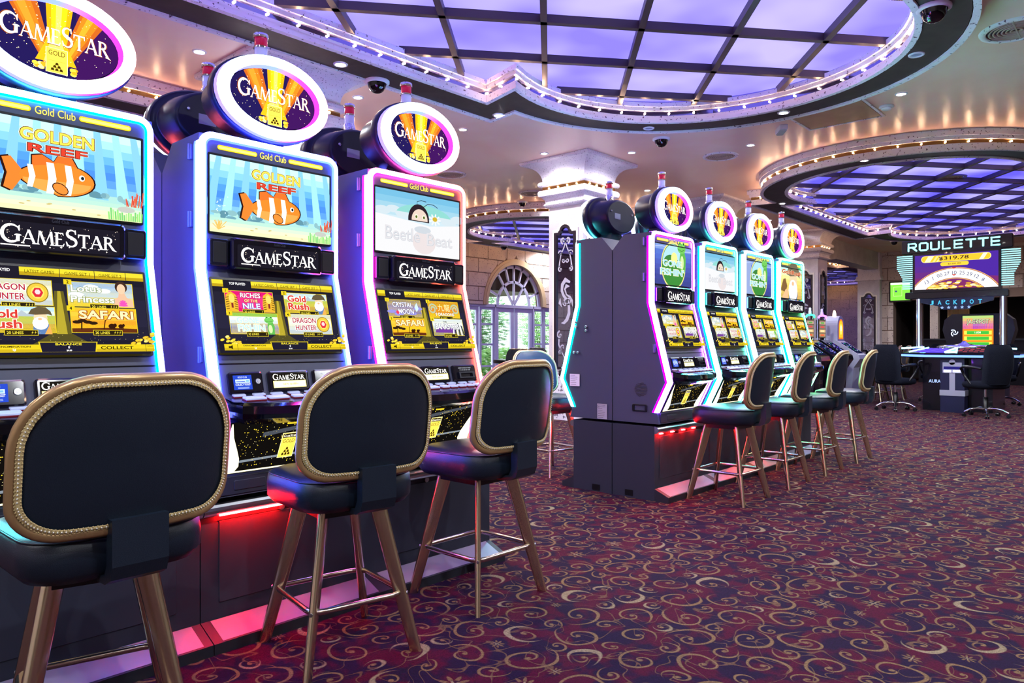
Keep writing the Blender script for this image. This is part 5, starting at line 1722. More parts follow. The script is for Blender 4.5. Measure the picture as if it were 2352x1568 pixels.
# sign carried by two chrome posts
sg = thing('roulette_sign', 'roulette jackpot sign on two chrome posts above the table', 'sign', (14.35, 2.62, ZT + .05), 0)
DZ = -(ZT + .05)
for y in (.68, -.56):
    mb = MB(); mb.cyl((0, y, 0), (0, y, 1.95 + DZ), .055, n=16); mb.build('post', M_CHROME, sg)
    mb = MB(); mb.box((-.02, y - .012, .02), (-.058, y + .012, 1.9 + DZ)); mb.build('post_light', glow('post_blue', '#a4b8ff', .6), sg)
mb = MB(); mb.rbox((-.06, -.64, 1.90 + DZ), (.08, .90, 2.02 + DZ), .02, axis=0); mb.build('cross_beam', M_TABLE, sg)
Lf, Rt = Vector((0, -1, 0)), Vector((-1, 0, 0))
mb = MB(); mb.rbox((-.06, -.54, 2.00 + DZ), (.08, .78, 2.72 + DZ), .015, axis=0); scn = mb.build('sign_screen', M_TABLE, sg)
def sign_art():
    a = Art(.8)
    w, h = 1.24, .60
    a.vgrad(0, 0, w, h, ['#7c2c60', '#742c6c', '#642c7c', '#582c88', '#502c90', '#4c2c94'])
    a.poly([(w * .55, h * .4), (w, h * .3), (w, h), (w * .6, h)], '#4a2898')
    a.rr(w * .08, h * .78, w * .92, h * .97, h * .09, '#f8e48c'); a.rr(w * .09, h * .79, w * .91, h * .96, h * .08, '#f0c030')
    for x0, wd, c in ((.12, .07, '#fcf0c0'), (.22, .03, '#f8dc80'), (.27, .02, '#f8e4a0'), (.78, .05, '#fdf4d0')):
        a.poly([(w * x0, h * .79), (w * (x0 + wd), h * .79), (w * (x0 + wd + .05), h * .96), (w * (x0 + .05), h * .96)], c)
    a.text('$319.78', w * .48, h * .815, h * .115, '#2c1c20', w=w * .36, bold=.01)
    a.rr(w * .32, h * .655, w * .66, h * .765, h * .05, '#f4cc40'); a.text('$100.00', w * .49, h * .685, h * .05, '#3c2818', w=w * .16)
    cx, cy = w * .49, -h * .62
    for r0, r1, c in ((h * 1.22, h * .90, '#e8b870'), (h * 1.205, h * .915, '#a84830'), (h * 1.19, h * .93, '#fbfaf8')):
        for s in range(48):
            a0, a1 = math.radians(30 + 120 * s / 48), math.radians(30 + 120 * (s + 1) / 48)
            q = [(cx + w * .62 / (h * 1.22) * r1 * math.cos(a0), cy + r1 * math.sin(a0)), (cx + w * .62 / (h * 1.22) * r0 * math.cos(a0), cy + r0 * math.sin(a0)), (cx + w * .62 / (h * 1.22) * r0 * math.cos(a1), cy + r0 * math.sin(a1)), (cx + w * .62 / (h * 1.22) * r1 * math.cos(a1), cy + r1 * math.sin(a1))]
            for n_, c_, sg_ in (((1, 0), 0, 1), ((1, 0), w, -1), ((0, 1), 0, 1)):
                q = clip_half(q, n_, c_, sg_)
                if len(q) < 3: break
            if len(q) >= 3: a.poly(q, c, same=(s > 0))
    for k, n_ in enumerate(['13', '1', '00', '27', '10', '25', '29', '12', '8']):
        th = math.radians(90 + (4 - k) * 9.8)
        rr_ = h * 1.02
        a.text(n_, cx + w * .62 / (h * 1.22) * rr_ * math.cos(th), cy + rr_ * math.sin(th), h * .10, '#2c3468', rot=(th - PI / 2) * .7)
    rnd = random.Random(4)
    for k in range(60):
        t_ = rnd.uniform(-1, 1)
        y_ = rnd.uniform(0, 1) * h * .20 * (1 - t_ * t_ * .8)
        a.ell(w * .49 + t_ * w * .30, y_ + h * .012, w * .034, h * .022, rnd.choice(['#f0c848', '#f8e090', '#d8a030', '#fcf0c8']), 9)
    for yy in (.60, .40):
        a.poly([(cx - w * .03, h * yy), (cx + w * .03, h * yy), (cx, h * (yy - .045))], '#c83820')
    return a
sign_art().build('sign_picture', scn, (-.0615, .74, 2.06 + DZ), Lf, ZU, Rt, eps=.0004)
mb = MB(); mb.rbox((-.07, -.70, 2.70 + DZ), (.08, .95, 2.93 + DZ), .02, axis=0); hd = mb.build('header_box', M_TABLE, sg)
def block_word(word, glyphs):
    pass
a = Art(1.6)
x = 0
def R_stroke(pts, w=.030): a.line(pts, w, '#8cf4fa')
GL = {'R': [[(0, 0), (0, 1), (.62, 1), (.72, .86), (.72, .62), (.62, .48), (0, .48)], [(.35, .48), (.76, 0)]],
      'O': [[(.12, 0), (.62, 0), (.74, .14), (.74, .86), (.62, 1), (.12, 1), (0, .86), (0, .14), (.12, 0)]],
      'U': [[(0, 1), (0, .14), (.12, 0), (.60, 0), (.72, .14), (.72, 1)]],
      'L': [[(0, 1), (0, 0), (.64, 0)]],
      'E': [[(.68, 0), (0, 0), (0, 1), (.68, 1)], [(0, .5), (.64, .5)]],
      'T': [[(-.02, 1), (.76, 1)], [(.37, 1), (.37, 0)]]}
for ch in 'ROULETTE':
    for st_ in GL[ch]:
        R_stroke([(x + p[0] * .165, p[1] * .125) for p in st_])
        a.polys([[(x + p[0] * .165 + .015 * math.cos(2 * PI * i / 8), p[1] * .125 + .015 * math.sin(2 * PI * i / 8)) for i in range(8)] for p in st_], '#8cf4fa')
    x += .178
a.build('roulette_lettering', hd, (-.0712, .84, 2.752 + DZ), Lf, ZU, Rt, eps=.0004)
# rows of light tubes left and right of the screen
for s in (1, -1):
    for k in range(17):
        ln = .26 if k > 9 else .26 - .018 * (10 - k) if k > 4 else .17
        y0 = .78 if s > 0 else -.54
        mb = MB(); z = 2.09 + .036 * k + DZ
        mb.tube([(-.02, y0, z), (-.02, y0 + s * ln, z)], .0095, 6)
        mb.build('light_tube', glow('tube_cyan', '#90ecfa', .55), sg)
# jackpot board below
mb = MB(); mb.prism([(.66, 1.90), (.64, 1.83), (.30, 1.76), (.22, 1.70), (-.22, 1.70), (-.30, 1.76), (-.64, 1.84), (-.66, 1.90)], 'X', -.05, .02); mb.xform(Matrix.Translation((0, .12, DZ)) @ Matrix.Diagonal((1, .85, 1, 1)))
jb = mb.build('jackpot_board', mat('board_navy', '#0a1c38', .25), sg)
a = Art(1.1)
for k, ch in enumerate('JACKPOT'): a.text(ch, -.36 + .12 * k, .088, .075, '#44a8dc', w=.058, bold=.025)
for k in range(5): a.star(-.20 + .10 * k, .035, .032, '#7c98c0', 5)
a.build('jackpot_lettering', jb, (-.0512, .12, 1.70 + DZ), Lf, ZU, Rt, eps=.0004)

# ------------------------------------------------------------------ swivel chairs round the table
M_FAB = mat('black_weave', '#0a0e1a', .8, 0, .15, bump=.8, bscale=160)
def office_chair():
    t = obj('swivel_chair', None)
    mb = MB()
    for k in range(5):
        a = 2 * PI * k / 5 + .3
        d = Vector((math.cos(a), math.sin(a), 0))
        mb2 = MB()
        mb2.tube([d * .03 + ZU * .125, d * .12 + ZU * .135, d * .22 + ZU * .115, d * .30 + ZU * .07], [.020, .019, .016, .013], 8); mb2.build('base_leg', M_CHROME, t)
        mb2 = MB(); c = d * .30
        s_ = Vector((-d.y, d.x, 0))
        for q in (-1, 1): mb2.cyl(c + s_ * (.006 * q) + ZU * .027, c + s_ * (.026 * q) + ZU * .027, .027, n=10)
        mb2.cyl(c + ZU * .03, c + ZU * .07, .010, n=8); mb2.build('caster', M_BLACK, t)
    mb = MB(); mb.lathe([(.035, .08), (.035, .30), (.030, .302)], n=12); mb.build('gas_cover', M_BLACK, t)
    mb = MB(); mb.lathe([(.018, .30), (.018, .44)], n=12); mb.build('gas_lift', M_CHROME, t)
    def rr3(hw, hd, r, z, dy=0): return [(p[0], p[1] + dy, z) for p in rrect(-hw, -hd, hw, hd, r, 5)]
    mb = MB(); mb.loft([rr3(.18, .18, .06, .43), rr3(.235, .235, .09, .45), rr3(.25, .25, .10, .49), rr3(.235, .235, .09, .53), rr3(.15, .15, .06, .545)], 0, True, True); mb.build('seat', M_FAB, t)
    # backrest, bent sideways, leaning back
    rings = []
    for k in range(11):
        z = .50 + .60 * k / 10
        f = k / 10
        hw = .235 + .025 * math.sin(PI * f) - (.05 * max(0, (f - .8) / .2) ** 2)
        y = -.235 - .06 * f - .03 * math.sin(PI * f)
        o = []
        n = 8
        for i in range(n + 1):
            s_ = -1 + 2 * i / n
            o.append((s_ * hw, y + .05 * s_ * s_ - .045 * (1 - abs(s_) ** 4) * (1 - max(0, (f - .85) / .15) ** 2 * .6), z))
        for i in range(n + 1):
            s_ = 1 - 2 * i / n
            o.append((s_ * hw, y + .05 * s_ * s_ + .035 * (1 - abs(s_) ** 4) * (1 - max(0, (f - .85) / .15) ** 2 * .6), z))
        rings.append(o)
    mb = MB(); mb.loft(rings, 0, True, True); mb.build('backrest', M_FAB, t)
    for s in (-1, 1):
        mb = MB(); mb.tube([(s * .25, -.20, .74), (s * .285, -.10, .76), (s * .29, .10, .765), (s * .285, .16, .74), (s * .27, .10, .62), (s * .235, .02, .50)], [.018, .022, .024, .022, .018, .016], 8)
        mb.build('armrest', M_BLACK, t)
    return t
oc = office_chair()
ocs = [(13.30, 3.42, -111, 'black swivel chair with chrome base at the left side of the roulette table'),
       (13.05, 2.10, -40, 'black swivel chair with its back to the viewer, in front of the roulette table'),
       (14.3, 1.35, -5, 'black swivel chair cut by the right edge beside the roulette table'),
       (15.75, 2.30, 95, 'black swivel chair on the far side of the roulette table, right'),
       (15.70, 3.30, 80, 'black swivel chair on the far side of the roulette table, left')]
for i, (x, y, a, lb) in enumerate(ocs):
    o = oc if i == 0 else copy_tree(oc)
    o.location = (x, y, 0); o.rotation_euler = (0, 0, math.radians(a)); tag(o, lb, 'chair', 'swivel chairs round the roulette table')

# ------------------------------------------------------------------ slant-top machines further back
def slant_machine(x, y, label, hue, white=False):
    t = thing('slant_machine', label, 'slot machine', (x, y, 0), 0, 'slant-top machines behind the far bank')
    w = .23
    body = mat('gloss_black', '#101018', .10, coat=.5) if not white else mat('silver_grey_paint', '#b8bac8', .35)
    mb = MB(); mb.prism([(.30, 0), (-.25, 0), (-.30, .62), (-.42, .80), (-.40, .88), (.05, 1.18), (.30, 1.18)][::-1], 'X', -w, w); mb.build('cabinet', body, t)
    Vd = Vector((0, .45, .30)).normalized(); Nd = Vector((0, -Vd.z, Vd.y))
    a = Art(.9); rnd = random.Random(int(x * 100))
    a.rect(-.19, .05, .19, .44, '#141432')
    for k in range(40): a.ell(rnd.uniform(-.17, .17), rnd.uniform(.08, .42), rnd.uniform(.008, .022), rnd.uniform(.008, .018), rnd.choice(['#5448d8', '#303080', '#88a0f0', '#d8d8f8', '#7c40c8', '#20a060']), 7)
    a.build('play_screen', t, Vector((0, -.40, .88)) + Nd * .003, U, Vd, Nd, eps=.0004)
    if white:
        mb = MB(); mb.prism([(-.20, 1.16), (.20, 1.16)] + [(.20 * math.cos(math.radians(q)), 1.48 + .20 * math.sin(math.radians(q))) for q in range(0, 181, 15)], 'Y', .02, .28); mb.build('arched_top', body, t)
        a = Art(1.5); pts = [(-.13, 1.20), (.13, 1.20)] + [(.13 * math.cos(math.radians(q)), 1.46 + .15 * math.sin(math.radians(q))) for q in range(0, 181, 15)]
        a.poly(pts, '#e85c18'); a.poly([(p[0] * .82, 1.40 + (p[1] - 1.40) * .85) for p in pts], '#f89020'); a.ell(0, 1.40, .07, .11, '#fcd850', 14); a.ell(0, 1.42, .035, .06, '#fdf4b8', 12)
        a.build('lit_arch', t, (0, .0185, 0), U, ZU, NF, eps=.0004)
        mb = MB(); mb.lathe([(.035, 1.68), (.035, 1.72), (.02, 1.78), (.012, 1.80)], (0, .15, 0), 10); mb.build('lamp', glow('warm_lamp', '#ffd8a0', 3), t)
    else:
        for s in (-1, 1):
            mb = MB(); mb.cyl((s * .20, .12, 1.18), (s * .20, .12, 1.62), .016, n=8); mb.build('post', M_CHROME, t)
        mb = MB(); mb.box((-.185, .10, 1.22), (.185, .16, 1.58)); mb.build('top_box', M_BLACK, t)
        a = Art(.85)
        a.rect(-.175, 1.23, .175, 1.57, '#6c5c4c')
        for k in range(4): a.rect(-.165, 1.25 + .08 * k, .165, 1.305 + .08 * k, ['#a88860', '#c8a878', '#887068', '#b89888'][k]); a.rect(-.10, 1.262 + .08 * k, .10, 1.292 + .08 * k, ['#d85838', '#e8d098', '#c84848', '#58a048'][k])
        a.build('pay_glass', t, (0, .099, 0), U, ZU, NF, eps=.0004)
        mb = MB(); mb.tube([(-.215, .10, 1.62), (-.17, .09, 1.655), (0, .085, 1.665), (.17, .09, 1.655), (.215, .10, 1.62)], .018, 8); mb.build('top_neon', glow('slant_' + hue.strip('#'), hue, 3), t)
        mb = MB(); mb.lathe([(.03, 1.66), (.03, 1.74), (.024, 1.75), (.024, 1.80), (.012, 1.81)], (.15, .16, 0), 10); mb.build('candle', M_WHITE, t)
    return t
slant_machine(13.55, 5.05, 'slant-top slot machine with dark top, nearest behind the green machine', '#6888ff')
slant_machine(14.20, 5.05, 'slant-top slot machine with green lit top', '#20e860')
slant_machine(14.85, 5.05, 'slant-top slot machine with violet lit top', '#b040ff')
slant_machine(15.70, 5.05, 'silver machine with glowing orange arched top', '#ffffff', True)
for i, (x, lb) in enumerate(((14.55, 'stool in front of the green-topped slant machine'), (15.2, 'stool in front of the violet-topped slant machine'), (15.85, 'stool in front of the orange arched machine'))):
    o = copy_tree(proto); o.location = (x, 4.12, 0); o.rotation_euler = (0, 0, math.radians(-4 + 6 * i)); tag(o, lb, 'stool', 'stools at the slant-top machines')

# upright video machine behind the roulette table at the right edge
vm = thing('video_machine', 'dark video machine with swirl emblems behind the roulette table', 'slot machine', (18.2, 3.05, 0), 0)
mb = MB(); mb.box((-.25, -.50, 0), (.35, .50, 1.0)); mb.build('cabinet', mat('machine_navy', '#16203a', .35), vm)
mb = MB(); mb.prism([(-.55, 1.0), (.55, 1.0), (.66, 1.40), (.62, 1.62), (.48, 1.74), (-.48, 1.74), (-.62, 1.62), (-.66, 1.40)], 'X', -.12, .30); mb.build('top_cabinet', mat('machine_black', '#0c1020', .25), vm)
a = Art(1.1)
a.rect(-.28, .30, .28, .93, '#e87820'); a.vgrad(-.28, .70, .28, .98, ['#8c389c', '#8c58a0', '#8c8488', '#90a878', '#98b468'])
a.text('JACKPOT', 0, .775, .13, '#2c2038', w=.42, bold=.06); a.text('JACKPOT', 0, .78, .12, '#c0d0a0', w=.40, bold=.0)
for k in range(3): a.rect(-.25, .34 + .12 * k, .25, .42 + .12 * k, '#f4d848'); a.rect(-.20, .345 + .12 * k, .20, .415 + .12 * k, '#38a038')
a.text('1,008', 0, .595, .045, '#f4f4e0')
for s in (-1, 1):
    for k in range(3): a.line(spiral_pts(s * .44, .62, .02, .075, 2 * PI * k / 3, 2 * PI * k / 3 + 2.4, 8), .020, '#c8d8fc')
a.build('screen', vm, (-.122, 0, .72), Lf, ZU, Rt, eps=.0006)
a = Art(1.0); a.rect(-.30, 0, .30, .16, '#c83848'); a.rect(-.26, .02, .26, .13, '#f0d8d0'); a.rect(-.42, -.02, -.40, .18, '#b0c0ff'); a.rect(.40, -.02, .42, .18, '#b0c0ff')
a.build('lower_display', vm, (-.252, 0, .80), Lf, ZU, Rt, eps=.0006)

# ------------------------------------------------------------------ card table and dining chairs by the arched door
def table_chair():
    t = obj('table_chair', None)
    mb = MB(); mb.rbox((-.23, -.23, .40), (.23, .23, .48), .05, axis=2); mb.build('seat', M_LEATHER, t)
    rings = []
    for k in range(9):
        f = k / 8
        z = .48 + .52 * f
        hw = .21 + .02 * f - (.07 * max(0, (f - .75) / .25) ** 2)
        y = -.21 - .10 * f
        rings.append([(s_ * hw, y + .03 * s_ * s_ + d, z) for s_, d in ((-1, -.02), (-.5, -.035), (0, -.04), (.5, -.035), (1, -.02), (1, .02), (.5, .03), (0, .03), (-.5, .03), (-1, .02))])
    mb = MB(); mb.loft(rings, 0, True, True); b = mb.build('backrest', M_LEATHER, t)
    pts = [rings[k][0] for k in range(9)] + [rings[8][i] for i in range(1, 5)] + [rings[k][4] for k in range(8, -1, -1)]
    mb = MB(); mb.tube(pts, .010, 6); mb.build('back_piping', mat('bronze_rim', '#a8875c', .30, .55), b)
    for sx in (-1, 1):
        for sy in (-1, 1):
            mb = MB(); mb.cyl((sx * .19, sy * .19, .40), (sx * .21, sy * .22, 0), .018, .014, 8); mb.build('leg', M_BRASS, t)
    return t
tc = table_chair()
tcs = [(9.70, 10.2, -40, 'black dining chair with gold piping, leftmost by the arched door'), (10.25, 9.55, 80, 'black dining chair seen edge-on beside the leftmost one'), (11.0, 9.35, 250, 'black dining chair turned sideways before the glass door'),
       (11.9, 9.6, 5, 'black dining chair with rounded back under the right door leaf'), (12.4, 10.4, 150, 'black dining chair behind the one under the right door leaf'), (12.85, 9.35, 10, 'black dining chair beside the mirror column')]
for i, (x, y, a, lb) in enumerate(tcs):
    o = tc if i == 0 else copy_tree(tc)
    o.location = (x, y, 0); o.rotation_euler = (0, 0, math.radians(a)); tag(o, lb, 'chair', 'dining chairs by the arched door')
t = thing('card_table', 'dark oval card table among the dining chairs', 'table', (11.5, 10.15, 0))
mb = MB(); mb.loft([[(.75 * math.cos(2 * PI * k / 28), .5 * math.sin(2 * PI * k / 28), z) for k in range(28)] for z in (.70, .77)], 0, True, True); mb.build('table_top', M_BLACK, t)
mb = MB(); mb.lathe([(.28, 0), (.26, .04), (.08, .08), (.08, .70)], n=16); mb.build('pedestal', M_DARKWOOD, t)
# ------------------------------------------------------------------ stone wall with the arched door (Y = 13.4)
M_BLOCK = mottled('wall_block', '#d6c6b8', '#c2b2aa', .75, 2.2, '#8c7c78', .62, 26)
M_MORTAR = mat('mortar', '#8a7468', .9)
M_FRAME = mat('door_frame_paint', '#c4c4e0', .4)
M_PANE = mat('pane_glass', '#dfe8ee', .02, trans=1.0, ior=1.01, alpha=.25)
AX, AR, AZ = 14.88, 1.13, 2.13          # arch centre, inner radius of the stone arch, spring height
DX0, DX1 = AX - 2.15, AX + 1.75         # the glazed opening below the spring line
wb = MB()
YW = YB
wb.box((XA, YW, 0), (DX0, YW + .25, H)); wb.box((DX1, YW, 0), (XB, YW + .25, H))
# masonry above: left and right of the arch and over it
wb.box((DX0, YW, AZ), (AX - AR - .12, YW + .25, H)); wb.box((AX + AR + .12, YW, AZ), (DX1, YW + .25, H)); wb.box((AX - AR - .12, YW, AZ + AR + .1), (AX + AR + .12, YW + .25, H))
n = 24
arc = [(AX + (AR + .02) * math.cos(PI * k / n), AZ + (AR + .02) * math.sin(PI * k / n)) for k in range(n + 1)]
for k in range(n):
    p, q = arc[k], arc[k + 1]
    top = AZ + AR + .1
    wb.prism([(q[0], q[1]), (p[0], p[1]), (p[0], top), (q[0], top)], 'Y', YW, YW + .25)
wall = wb.build('wall_back', M_MORTAR)
tag(wall, kind='structure')
# blocks, each its own piece
bh, bw = .37, .74
for r in range(11):
    z0, z1 = r * bh + .012, min((r + 1) * bh - .012, H)
    if z1 - z0 < .08: continue
    for k in range(-1, 46):
        x0 = 6.0 + (k - 14) * bw + (bw / 2 if r % 2 else 0) + .012
        x1 = x0 + bw - .024
        if x1 < -3.9 or x0 > 24: continue
        pl = [(x0, z0), (x1, z0), (x1, z1), (x0, z1)]
        # keep clear of the glazing and the arch moulding
        parts = []
        if z1 <= AZ + .02:
            if x1 <= DX0 or x0 >= DX1: parts = [pl]
            elif x0 < DX0: parts = [[(x0, z0), (DX0, z0), (DX0, z1), (x0, z1)]]
            elif x1 > DX1: parts = [[(DX1, z0), (x1, z0), (x1, z1), (DX1, z1)]]
        else:
            z0c = max(z0, AZ) if x1 > DX0 and x0 < DX1 else z0
            R_ = AR + .17
            def hx(z):
                d = z - AZ
                return math.sqrt(max(0, R_ * R_ - d * d))
            a0, a1 = hx(z0c), hx(z1)
            if a0 <= .01 or x1 <= AX - a0 or x0 >= AX + a0: parts = [[(x0, z0c), (x1, z0c), (x1, z1), (x0, z1)]]
            else:
                for s in (-1, 1):
                    ed = [(AX + s * hx(z0c + (z1 - z0c) * i / 4), z0c + (z1 - z0c) * i / 4) for i in range(5)]
                    if s < 0 and x0 < AX - a1 - .02:
                        ed = [(max(x0, min(x1, e[0])), e[1]) for e in ed]
                        parts.append([(x0, z0c)] + ed + [(x0, z1)])
                    if s > 0 and x1 > AX + a1 + .02:
                        ed = [(min(x1, max(x0, e[0])), e[1]) for e in ed]
                        parts.append([(x1, z1)] + ed[::-1] + [(x1, z0c)])
        for p in parts:
            if max(q[0] for q in p) - min(q[0] for q in p) < .06: continue
            MB().prism(p, 'Y', YW - .018, YW).build('stone_block', M_BLOCK, wall)
# arch moulding
mb = MB()
for r0, r1, y in ((AR, AR + .09, YW - .05), (AR + .09, AR + .16, YW - .035)):
    A_ = [(AX + r0 * math.cos(PI * k / 28), y, AZ + r0 * math.sin(PI * k / 28)) for k in range(29)]
    B_ = [(AX + r1 * math.cos(PI * k / 28), y, AZ + r1 * math.sin(PI * k / 28)) for k in range(29)]
    C_ = [(p[0], YW + .1, p[2]) for p in A_]
    D_ = [(p[0], YW, p[2]) for p in B_]
    mb.loft([C_, A_, B_, D_], 0, closed=False, smooth=False)
tag(mb.build('trim_1', mat('arch_cream', '#cdb48c', .6)), kind='structure')
# fanlight
fan = obj('window_1', None, None, (AX, YW + .08, AZ)); tag(fan, kind='structure')
def bar(mb, p, q, w=.05, d=.05):
    p, q = Vector(p), Vector(q); t = (q - p).normalized(); n_ = Vector((-t.z, 0, t.x)) * (w / 2); y_ = Vector((0, d / 2, 0))
    r0 = [p + n_ - y_, p - n_ - y_, p - n_ + y_, p + n_ + y_]; r1 = [v + (q - p) for v in r0]
    mb.loft([[tuple(v) for v in r0], [tuple(v) for v in r1]], 0, True, True, smooth=False)
def arcbar(r, w): 
    m_ = MB(); pts = [(r * math.cos(PI * k / 20), r * math.sin(PI * k / 20)) for k in range(21)]
    for k in range(20): bar(m_, (pts[k][0], 0, pts[k][1]), (pts[k + 1][0], 0, pts[k + 1][1]), w)
    return m_
arcbar(AR - .05, .09).build('outer_frame', M_FRAME, fan)
arcbar(.66, .07).build('inner_arc', M_FRAME, fan)
for d, r0, r1 in ((90, .05, AR), (53, .05, AR), (127, .05, AR), (22, .66, AR), (158, .66, AR), (72, .66, AR), (108, .66, AR)):
    a = math.radians(d); m_ = MB(); bar(m_, (r0 * math.cos(a), 0, r0 * math.sin(a)), (r1 * math.cos(a), 0, r1 * math.sin(a)), .055); m_.build('glazing_bar', M_FRAME, fan)
angs = [0, 22, 53, 72, 90, 108, 127, 158, 180]
for i in range(8):
    pts = [(AR * math.cos(math.radians(angs[i] + (angs[i + 1] - angs[i]) * k / 4)), AR * math.sin(math.radians(angs[i] + (angs[i + 1] - angs[i]) * k / 4))) for k in range(5)] + [(.66 * math.cos(math.radians(angs[i + 1] - (angs[i + 1] - angs[i]) * k / 4)), .66 * math.sin(math.radians(angs[i + 1] - (angs[i + 1] - angs[i]) * k / 4))) for k in range(5)]
    MB().poly([(p[0], .0, p[1]) for p in pts]).build('pane', M_PANE, fan)
for a0, a1 in ((0, 53), (53, 90), (90, 127), (127, 180)):
    pts = [(0, 0)] + [(.66 * math.cos(math.radians(a0 + (a1 - a0) * k / 6)), .66 * math.sin(math.radians(a0 + (a1 - a0) * k / 6))) for k in range(7)]
    MB().poly([(p[0], .0, p[1]) for p in pts]).build('pane', M_PANE, fan)
# dark gallery seen through the fanlight
MB().box((AX - 1.6, YW + .26, AZ + .42), (AX + 1.6, YW + 2.4, AZ + 1.5)).build('wall_gallery', mat('gallery_brown', '#4c3a2c', .7))
tag(bpy.data.objects['wall_gallery'], kind='structure')
# doors and side lights
def leaf(nm, x0, x1, cols, rows, z0=0.0, z1=AZ - .06, stile=.12, hinged=True):
    o = obj(nm, None, None, (x0, YW + .08, 0)); tag(o, kind='structure')
    w = x1 - x0
    m_ = MB(); m_.box((0, -.03, z0), (stile, .03, z1)); m_.box((w - stile, -.03, z0), (w, .03, z1)); m_.box((stile, -.03, z1 - stile), (w - stile, .03, z1)); m_.box((stile, -.03, z0), (w - stile, .03, z0 + stile * (2.2 if hinged else 1)))
    m_.build('door_frame' if hinged else 'window_frame', M_FRAME, o)
    zb = z0 + stile * (2.2 if hinged else 1)
    hs = [zb + (z1 - stile - zb) * r for r in rows]
    for z in hs[1:-1]:
        m_ = MB(); m_.box((stile, -.02, z - .025), (w - stile, .02, z + .025)); m_.build('glazing_bar', M_FRAME, o)
    for a_, b_ in zip(hs, hs[1:]):
        MB().box((stile, -.003, a_), (w - stile, .003, b_)).build('pane', M_PANE, o)
    return o
leaf('door_1', AX - .76, AX - .02, 1, (0, .22, 1)); leaf('door_2', AX + .02, AX + .76, 1, (0, .22, 1))
leaf('window_2', AX - 1.36, AX - .80, 1, (0, .22, .52, .80, 1), stile=.07, hinged=False)
leaf('window_3', AX - 2.13, AX - 1.40, 1, (0, .22, .52, .80, 1), stile=.09, hinged=False)
leaf('window_4', AX + .80, AX + 1.25, 1, (0, .22, .52, .80, 1), stile=.06, hinged=False)
leaf('window_5', AX + 1.28, AX + 1.74, 1, (0, .22, .52, .80, 1), stile=.06, hinged=False)
mb = MB(); mb.box((DX0, YW + .02, AZ - .06), (DX1, YW + .16, AZ + .02)); mb.box((AX - .80, YW + .02, 0), (AX - .76, YW + .14, AZ)); mb.box((AX + .76, YW + .02, 0), (AX + .80, YW + .14, AZ))
tag(mb.build('trim_2', M_FRAME), kind='structure')
# garden: pale terrace, hedge and shrubs
tag(MB().box((4, YW + .25, -.06), (34, 40, -.02)).build('ground', mottled('terrace', '#c8c4b8', '#b4b4a4', .9, 1)), 'pale paved terrace outside the glass door', 'terrace', kind='structure')
M_LEAF = [mat('leaf_%d' % i, c, .55) for i, c in enumerate(('#3c7c2c', '#5c9c3c', '#84b850', '#2c5c24'))]
def shrub(nm, label, x, y, rx, ry, z0, z1, n, seed, cols):
    r = random.Random(seed)
    t = thing(nm, label, 'shrub', (x, y, -.02))
    mb = MB(); 
    for k in range(4): mb.tube([(r.uniform(-.1, .1), r.uniform(-.1, .1), 0), (r.uniform(-.2, .2) * rx, r.uniform(-.2, .2), z0 + (z1 - z0) * .4), (r.uniform(-.6, .6) * rx, r.uniform(-.4, .4) * ry, z0 + (z1 - z0) * .85)], [.05, .03, .012], 5)
    mb.build('stem', mat('bark', '#54483c', .8), t)
    mb = MB()
    for k in range(n):
        while True:
            p = Vector((r.uniform(-1, 1), r.uniform(-1, 1), r.uniform(-1, 1)))
            if p.length < 1: break
        c = Vector((p.x * rx, p.y * ry, (z0 + z1) / 2 + p.z * (z1 - z0) / 2))
        a = Vector((r.uniform(-1, 1), r.uniform(-1, 1), r.uniform(-.6, .6))).normalized() * r.uniform(.05, .10)
        b = a.orthogonal().normalized() * r.uniform(.02, .04)
        mb.add([tuple(c - a), tuple(c + b), tuple(c + a), tuple(c - b)], [(0, 1, 2, 3)], r.choice(cols))
    f = mb.build('foliage', M_LEAF, t); f['kind'] = 'stuff'
shrub('shrub', 'leafy shrub outside behind the left door leaf', 15.0, 16.5, 1.0, .8, .4, 3.0, 2600, 1, (0, 0, 1, 3))
shrub('shrub', 'leafy shrub outside behind the right door leaf', 17.4, 17.2, 1.1, .8, .4, 3.1, 2600, 2, (0, 3, 0, 1))
shrub('shrub', 'thin branchy shrub outside the leftmost side window', 12.9, 16.6, .8, .6, .9, 3.0, 900, 3, (1, 1, 0))
shrub('shrub', 'shrub outside the right side window', 20.6, 17.4, .9, .8, .6, 3.0, 1800, 4, (1, 2, 0))
shrub('hedge', 'low clipped light green hedge outside the right door leaf', 16.8, 15.6, 1.7, .5, .05, 1.0, 2600, 5, (2, 2, 1))
mb = MB(); mb.box((12, 20, 0), (15.2, 20.3, 3.2)); mb.box((17, 21, 0), (26, 21.3, 3.4)); tag(mb.build('wall_garden', mat('garden_wall', '#e8ecec', .8)), kind='structure')

# pilaster with mirror left of the arched door
def pilaster(x, y, w, d, label, nface, z1=H):
    t = thing('pilaster', label, 'pilaster', (x, y, 0))
    mb = MB()
    nx, ny = nface
    M = Matrix(((-ny, nx, 0, 0), (nx, ny, 0, 0), (0, 0, 1, 0), (0, 0, 0, 1)))
    mb.box((-w / 2, -.02, 0), (w / 2, d, 2.98)); mb.xform(M).build('shaft', M_STONE, t)
    mb = MB(); mb.box((-w / 2 - .05, -.02, 2.98), (w / 2 + .05, d + .05, 3.04)); mb.box((-w / 2 - .03, -.02, 3.04), (w / 2 + .03, d + .03, 3.10)); mb.box((-w / 2, -.02, 3.1), (w / 2, d, H - .002)); mb.xform(M).build('capital', M_CAP, t)
    M2 = M @ Matrix.Translation((0, d + .0005, 0))
    wall_mirror(t, M2, w * .66, .72, 2.60)
    return t
pilaster(11.95, YW - .02, .75, .35, 'mirrored pilaster left of the arched door, behind the pink machine', (0, -1))

